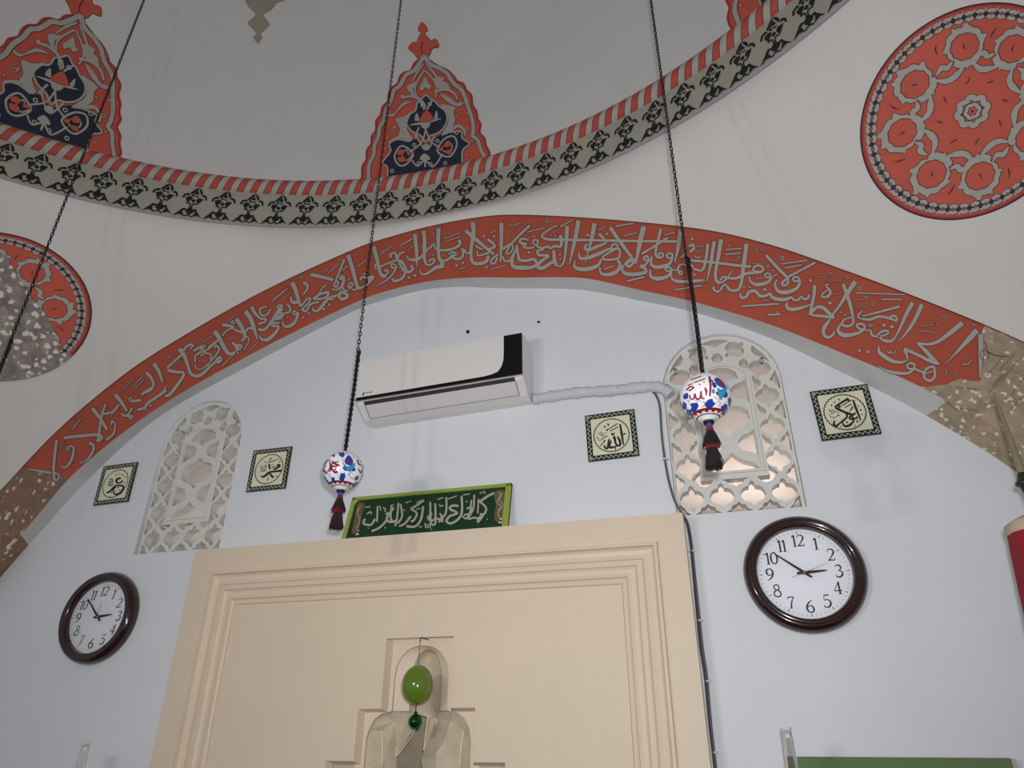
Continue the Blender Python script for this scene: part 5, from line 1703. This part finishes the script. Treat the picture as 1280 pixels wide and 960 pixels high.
def hanging(x, y, zb, R, label, paints, lower):
    t = empty('hanging_ornament', (x, y, zb))
    tagp(t, label, 'hanging ornament', 'chains and painted balls hanging from the dome')
    top = dome_z(x, y)
    mb = MB()
    chain_links(mb, x, y, ZD - .01, top, .0165, .0125, .0019)
    chain_links(mb, x + .006, y, ZD - .055, ZD + .005, .0165, .0125, .0019)
    mb.build('chain', M['iron'], t)
    mb = MB()
    zt = zb + R if R else zb
    for q in range(3):
        f_ = q * 2.1
        chain_links(mb, x + .0035 * math.cos(f_), y + .0035 * math.sin(f_), zt - .004, ZD, .0095, .0088, .0016, .0025, 7.0)
    mb.build('doubled_chain', M['iron'], t)
    if not R:
        return t
    c = Vector((x, y, zb))
    mb = MB()
    prof, mis = [], []
    al = [0, 10, 14, 24, 25.5, 39.5, 41, 50, 60, 70, 80, 90, 100, 110, 120, 130, 140, 150, 160, 170, 180]
    for a in al:
        prof.append((max(R * math.sin(math.radians(a)), .0004), -R * math.cos(math.radians(a))))
    for i in range(len(al) - 1):
        m_ = (al[i] + al[i + 1]) / 2
        mis.append(1 if 25.5 < m_ < 39.5 else (2 if (24 < m_ < 25.5 or 39.5 < m_ < 41) else 0))
    mb.lathe(c, prof, n=64, mis=mis)
    ball = mb.build('ceramic_ball', [M['cerw'], M['crimson'], M['blackthread']], t, label='white ceramic ball painted in cobalt, turquoise and crimson')
    # painted decoration, and the same again round the back
    P = Paint(sphere_map(c, R))
    P.g = 14
    for (ox, oy, s, txt, mi, off) in paints:
        P.ox, P.oy, P.s = ox, oy, s
        P.dsl(txt, mi, off, 4 if mi in (0, 2) else None, 2.0, off - .0002)
    fl = MB()
    for q in range(14):
        a = 2 * math.pi * q / 14
        for da, rr in ((-.10, 29), (.10, 29), (0, 33)):
            aa = a + da
            th = math.radians(rr)
            ctr = c + Vector((math.sin(th) * math.cos(aa), math.sin(th) * math.sin(aa), -math.cos(th))) * (R + .0006)
            nn = (ctr - c).normalized()
            e1 = nn.orthogonal().normalized()
            e2 = nn.cross(e1)
            P.mb.add([ctr + (e1 * math.cos(k) + e2 * math.sin(k)) * .0022 for k in [math.pi / 3 * w_ for w_ in range(6)]], [tuple(range(6))], 3)
    front = list(P.mb.v), list(P.mb.f), list(P.mb.mi)
    toc = (CAM - c)
    for ang in (math.radians(150), math.radians(225)):
        ca, sa = math.cos(ang), math.sin(ang)
        vs = [(c.x + (p[0] - c.x) * ca - (p[1] - c.y) * sa, c.y + (p[0] - c.x) * sa + (p[1] - c.y) * ca, p[2]) for p in front[0]]
        o_ = len(P.mb.v)
        P.mb.v += vs
        P.mb.f += [[i + o_ for i in f] for f in front[1]]
        P.mb.mi += front[2]
        P.mb.sm += [False] * len(front[1])
    P.mb.build('painted_decoration', [M['cobalt'], M['crimson'], M['cyan'], M['cerw'], M['ink']], ball)
    mb = MB()
    zc = zb - R
    mb.lathe((x, y, zc), [(.019, .0045), (.0205, .001), (.0195, -.003), (.016, -.0045), (.0135, -.003), (.0125, .001)], n=32)
    mb.build('collar', M['whitering'], t, label='white collar under the ball')
    mb = MB()
    rows = [[(x + .011 * math.cos(a + k * .4), y + .011 * math.sin(a + k * .4), zc - .002 - .0022 * k) for a in [2 * math.pi * w_ / 12 for w_ in range(12)]] for k in range(4)]
    for rw in rows:
        mb.tube(rw + [rw[0]], .0026, 6)
    mb.build('cord_knot', M['iron'], t)
    # tassel: blue neck, red band, two flared skirts of thread
    ta = MB()
    ta.lathe((x, y, 0), [(.0065, zc - .006), (.0078, zc - .012), (.0070, zc - .020)], n=14, mi=3)
    rnd = random.Random(int(1000 * abs(x)) + 3)

    def skirt(z0, z1, r0, r1, n, mi, jit, mi2=None):
        for k in range(n):
            a = rnd.uniform(0, 2 * math.pi)
            rr0, rr1 = r0 * rnd.uniform(.5, 1), r1 * rnd.uniform(.25, 1)
            zz = z1 + rnd.uniform(-jit, jit)
            b = a + rnd.uniform(-.25, .25)
            pm_ = (rr0 * .45 + rr1 * .55)
            ta.tube([(x + rr0 * math.cos(a), y + rr0 * math.sin(a), z0), (x + pm_ * math.cos(a), y + pm_ * math.sin(a), z0 * .5 + zz * .5), (x + rr1 * math.cos(b), y + rr1 * math.sin(b), zz)], [.0016, .0018, .0011], 5, mi if mi2 is None or rnd.random() > .35 else mi2)
    skirt(zc - .018, zc - .034, .0075, .0105, 36, 1, .001)
    skirt(zc - .030, zc - .070, .0095, .0235, 150, lower[0], .004, lower[1])
    skirt(zc - .058, zc - .077, .012, .0205, 90, 1, .002)
    skirt(zc - .070, zc - .126, .0115, .0240, 170, lower[2], .006, lower[3])
    ta.build('tassel', [M['blackthread'], M['redthread'], M['maroonthread'], M['bluethread']], t, label='dark thread tassel with blue neck and red bands')
    return t


RB = [
 (830, 450, 6.4, """20/14: 362,132 372,205 366,290|14: 328,222 338,268 326,306 302,300 296,250|14: 296,250 290,300 262,312 246,268|12: 246,268 240,306 214,312 206,280|9: 336,268 346,238|9: 240,182 330,150|9: 215,160 300,130|12: 180,242 210,215 238,222 200,248|9: 190,206 230,188|d16: 285,196 320,178""", 1, .0006),
 (830, 450, 6.4, """p: 208,350 235,345 266,343 276,365 262,396 236,420 210,400 222,378|p: 328,345 355,318 386,310 393,336 412,345 386,376 346,382 330,370|p: 455,375 490,348 508,365 492,402 460,402|s: 156,285 186,264 192,302 164,312|s: 150,362 170,352 182,384 164,396
s: 404,150 440,148 482,190 494,222 458,218 420,190|s: 384,186 404,182 420,208 400,222|s: 470,260 500,255 506,290 480,300|s: 180,420 200,410 214,436 200,446|s: 512,320 528,300 526,345|s: 372,165 386,160 392,178|s: 415,258 430,262 428,285""", 0, .0004),
 (830, 450, 6.4, "s: 434,165 470,184 480,206 446,196", 1, .0008),
 (830, 450, 6.4, "s: 428,225 456,240 502,215 490,262 452,312 434,272|s: 385,240 400,236 404,262 390,266", 2, .0005),
 (830, 450, 6.4, "4: 300,345 318,330 322,360 300,378|4: 410,300 440,320 470,310|4: 245,320 275,330 295,318|4: 180,330 200,322 196,348|4: 425,330 450,340 440,370|4: 395,290 412,300", 4, .0004),
]
LB = [
 (390, 550, 7.385, """20/14/16: 252,238 195,214 178,238 225,242 254,232|20/14: 172,240 195,282 216,302 232,284|10: 160,180 166,252 130,312 124,280|14: 186,240 164,292|10: 226,255 210,292 240,302|10: 178,196 232,206 238,190|14: 418,180 430,222 456,232|13: 428,268 450,302 468,268|9: 440,200 452,205|12: 118,232 128,244""", 1, .0006),
 (390, 550, 7.385, """s: 340,142 376,190 370,222 345,234 308,216 304,184|p: 244,118 296,113 302,140 286,162 254,146|p: 264,308 302,303 308,340 290,378 252,366|p: 178,348 206,343 212,382 184,388|p: 400,338 432,328 422,366 394,376|p: 178,146 216,128 206,160|s: 284,254 306,248 322,282 298,278|s: 365,286 392,258 398,282|s: 108,262 120,290 112,300|s: 130,360 150,380 160,402 140,392|s: 470,232 474,262 466,250""", 0, .0004),
 (390, 550, 7.385, "s: 340,188 357,216 324,217", 1, .0008),
 (390, 550, 7.385, "s: 284,210 330,246 392,214 386,262 350,292 318,270", 2, .0003),
 (390, 550, 7.385, "4: 340,305 352,340 380,360 392,340|4: 330,330 350,300 375,310|4: 150,310 170,330 160,350|4: 270,172 290,190 280,205|4: 380,165 396,160|4: 225,312 245,325 240,350|4: 310,120 330,135", 4, .0004),
]
hanging(.029, -.805, 2.411, .0650, 'painted ceramic ball with black and red tassel hanging before the right window', RB, (0, None, 0, None))
hanging(-1.124, -.583, 2.406, .0650, 'painted ceramic ball with maroon tassel hanging left of the green board', LB, (2, 0, 2, 0))
hanging(-2.256, -.971, 2.37, 0, 'long dark chain crossing the left medallion', [], ())

# ------------------------------------------------------------------ green egg pendant in the niche
M['egg'] = mat('green_glazed_egg', (98, 126, 34), 0.12, 0.18, 14, coat=0.5)
M['mirrorg'] = mat('green_mirror_glass', (30, 96, 52), 0.06, metal=0.85)
M['wire'] = mat('dark_wire', (60, 54, 50), 0.5)
EX, EY, EZ = -1.006, -.140, 1.795
eg = empty('egg_pendant', (EX, EY, EZ))
tagp(eg, 'glossy green egg with small mirror ball hanging in the mihrab niche', 'hanging ornament')
mb = MB()
mb.tube([(EX - .002, PYN + .018, 1.948), (EX - .001, EY + .012, 1.947), (EX, EY, 1.943), (EX, EY, 1.936), (EX + .003, EY, 1.934)], .0018, 6)
mb.build('hook', M['wire'], eg)
mb = MB()
mb.tube([(EX, EY, 1.938), (EX - .0005, EY, EZ + .060)], .0009, 6)
mb.build('string', M['wire'], eg)
mb = MB()
mb.tube([(EX, EY, EZ - .060), (EX, EY, EZ - .093)], .0014, 6)
mb.build('string', M['wire'], eg)
mb = MB()
pr = []
for k in range(25):
    a = math.pi * k / 24
    h = -math.cos(a)
    pr.append((max(.0530 * math.sin(a) ** .94 * (1 - .03 * h), .0003), h * .0615))
mb.lathe((EX, EY, EZ), pr, n=48)
mb.build('egg', M['egg'], eg)
mb = MB()
pr = [(max(.0225 * math.sin(math.pi * k / 14), .0003), -.0225 * math.cos(math.pi * k / 14)) for k in range(15)]
mb.lathe((EX, EY, EZ - .1105), pr, n=24)
mb.lathe((EX, EY, EZ - .1105), [(.006, .0215), (.007, .027), (.003, .030), (.0004, .031)], n=12)
mb.build('mirror_ball', M['mirrorg'], eg, label='small dark green mirror ball')

# ------------------------------------------------------------------ glass lamp chimneys on stands beside the mihrab
M['lglass'] = bpy.data.materials.new('clear_lamp_glass')
M['lglass'].use_nodes = True
g = M['lglass'].node_tree.nodes['Principled BSDF']
g.inputs['Base Color'].default_value = (1, 1, 1, 1)
g.inputs['Roughness'].default_value = 0.02
g.inputs['Transmission Weight'].default_value = 1.0
g.inputs['IOR'].default_value = 1.45


def chimney(x, y, zt, label):
    t = empty('oil_lamp', (x, y, 0.0))
    tagp(t, label, 'oil lamp', 'glass oil lamps beside the mihrab')
    mb = MB()
    out = [(.0140, zt), (.0142, zt - .03), (.0152, zt - .07), (.0175, zt - .11), (.024, zt - .15), (.032, zt - .19), (.034, zt - .22), (.029, zt - .26), (.024, zt - .28)]
    inn = [(r - .0014, z) for r, z in out]
    mb.lathe((x, y, 0), out + inn[::-1] + [out[0]], n=32)
    mb.build('glass_chimney', M['lglass'], t)
    mb = MB()
    b = zt - .28
    mb.lathe((x, y, 0), [(.0005, b + .004), (.027, b + .004), (.028, b - .012), (.040, b - .03), (.046, b - .06), (.036, b - .09), (.014, b - .11), (.012, b - .4), (.016, .35), (.020, .12), (.09, .03), (.095, .0), (.0005, .0)], n=32)
    mb.build('lamp_stand', M['brass'], t)


chimney(.1305, -.25, 1.661, 'clear glass lamp chimney standing before the green board at the right')
chimney(-2.198, -.25, 1.621, 'clear glass lamp chimney standing left of the mihrab')

# ------------------------------------------------------------------ green felt notice board
M['felt'] = mat('green_felt', (106, 130, 88), 0.95, 0.12, 60)
M['alu'] = mat('grey_board_edge', (176, 174, 170), 0.5)
gb = empty('notice_board', (.43, -.02, 1.0))
tagp(gb, 'green felt notice board low on the wall under the right clock', 'notice board')
mb = MB()
mb.box((.140, -.030, .95), (.712, -.004, 1.590))
mb.build('felt_panel', M['felt'], gb, bevel=.002)
mb = MB()
mb.box((.712, -.031, .95), (.722, -.001, 1.588))
mb.box((.130, -.031, .95), (.140, -.001, 1.588))
mb.box((.130, -.004, .95), (.722, -.001, 1.588))
mb.build('edge_strip', M['alu'], gb, bevel=.001)

# ------------------------------------------------------------------ furled banner on a staff at the right
M['staff'] = mat('olive_wood_staff', (136, 124, 92), 0.5, 0.2, 30)
M['collar'] = mat('dark_bronze', (62, 66, 60), 0.35, metal=0.6)
M['cloth'] = mat('crimson_cloth', (150, 22, 44), 0.85, 0.15, 8, 0.2, 40)
M['hem'] = mat('beige_hem', (190, 174, 150), 0.9)
bx, by = .787, -.50
ban = empty('banner_staff', (bx, by, 0.0))
tagp(ban, 'furled crimson banner with beige hem on a pointed wooden staff', 'banner')
mb = MB()
mb.lathe((bx, by, 0), [(.0006, 2.474), (.0030, 2.462), (.0045, 2.42), (.0085, 2.30), (.0100, 2.22), (.0110, 2.0), (.013, .05), (.013, .0)], n=16)
mb.build('staff', M['staff'], ban)
mb = MB()
mb.lathe((bx, by, 0), [(.010, 2.240), (.013, 2.232), (.016, 2.222), (.0230, 2.214), (.0225, 2.209), (.014, 2.204), (.012, 2.190), (.010, 2.186)], n=20)
mb.build('collar', M['collar'], ban, label='dark bronze collar')
mb = MB()
nn_ = 72


def clothrow(rad, z, amp):
    return [(bx + (rad + amp * math.cos(7 * a + z * 3)) * math.cos(a), by + (rad + amp * math.cos(7 * a + z * 3)) * math.sin(a), z) for a in [2 * math.pi * k / nn_ for k in range(nn_)]]


mb.grid([clothrow(.073, 2.088, .001), clothrow(.076, 2.06, .002), clothrow(.083, 1.95, .005), clothrow(.098, 1.7, .010), clothrow(.11, 1.3, .016), clothrow(.115, 1.1, .018)], 0, True, True)
mb.build('cloth', M['cloth'], ban)
mb = MB()
mb.grid([clothrow(.0745, 2.084, .001), clothrow(.0752, 2.108, .001), clothrow(.066, 2.114, .001), clothrow(.035, 2.128, .001), clothrow(.0115, 2.136, .0)], 0, True, True)
mb.build('hem', M['hem'], ban, label='beige top hem')
mb = MB()
mb.lathe((bx, by, 0), [(.0005, .05), (.03, .05), (.12, .03), (.14, .012), (.14, 0), (.0005, 0)], n=32)
mb.build('foot', M['collar'], ban)
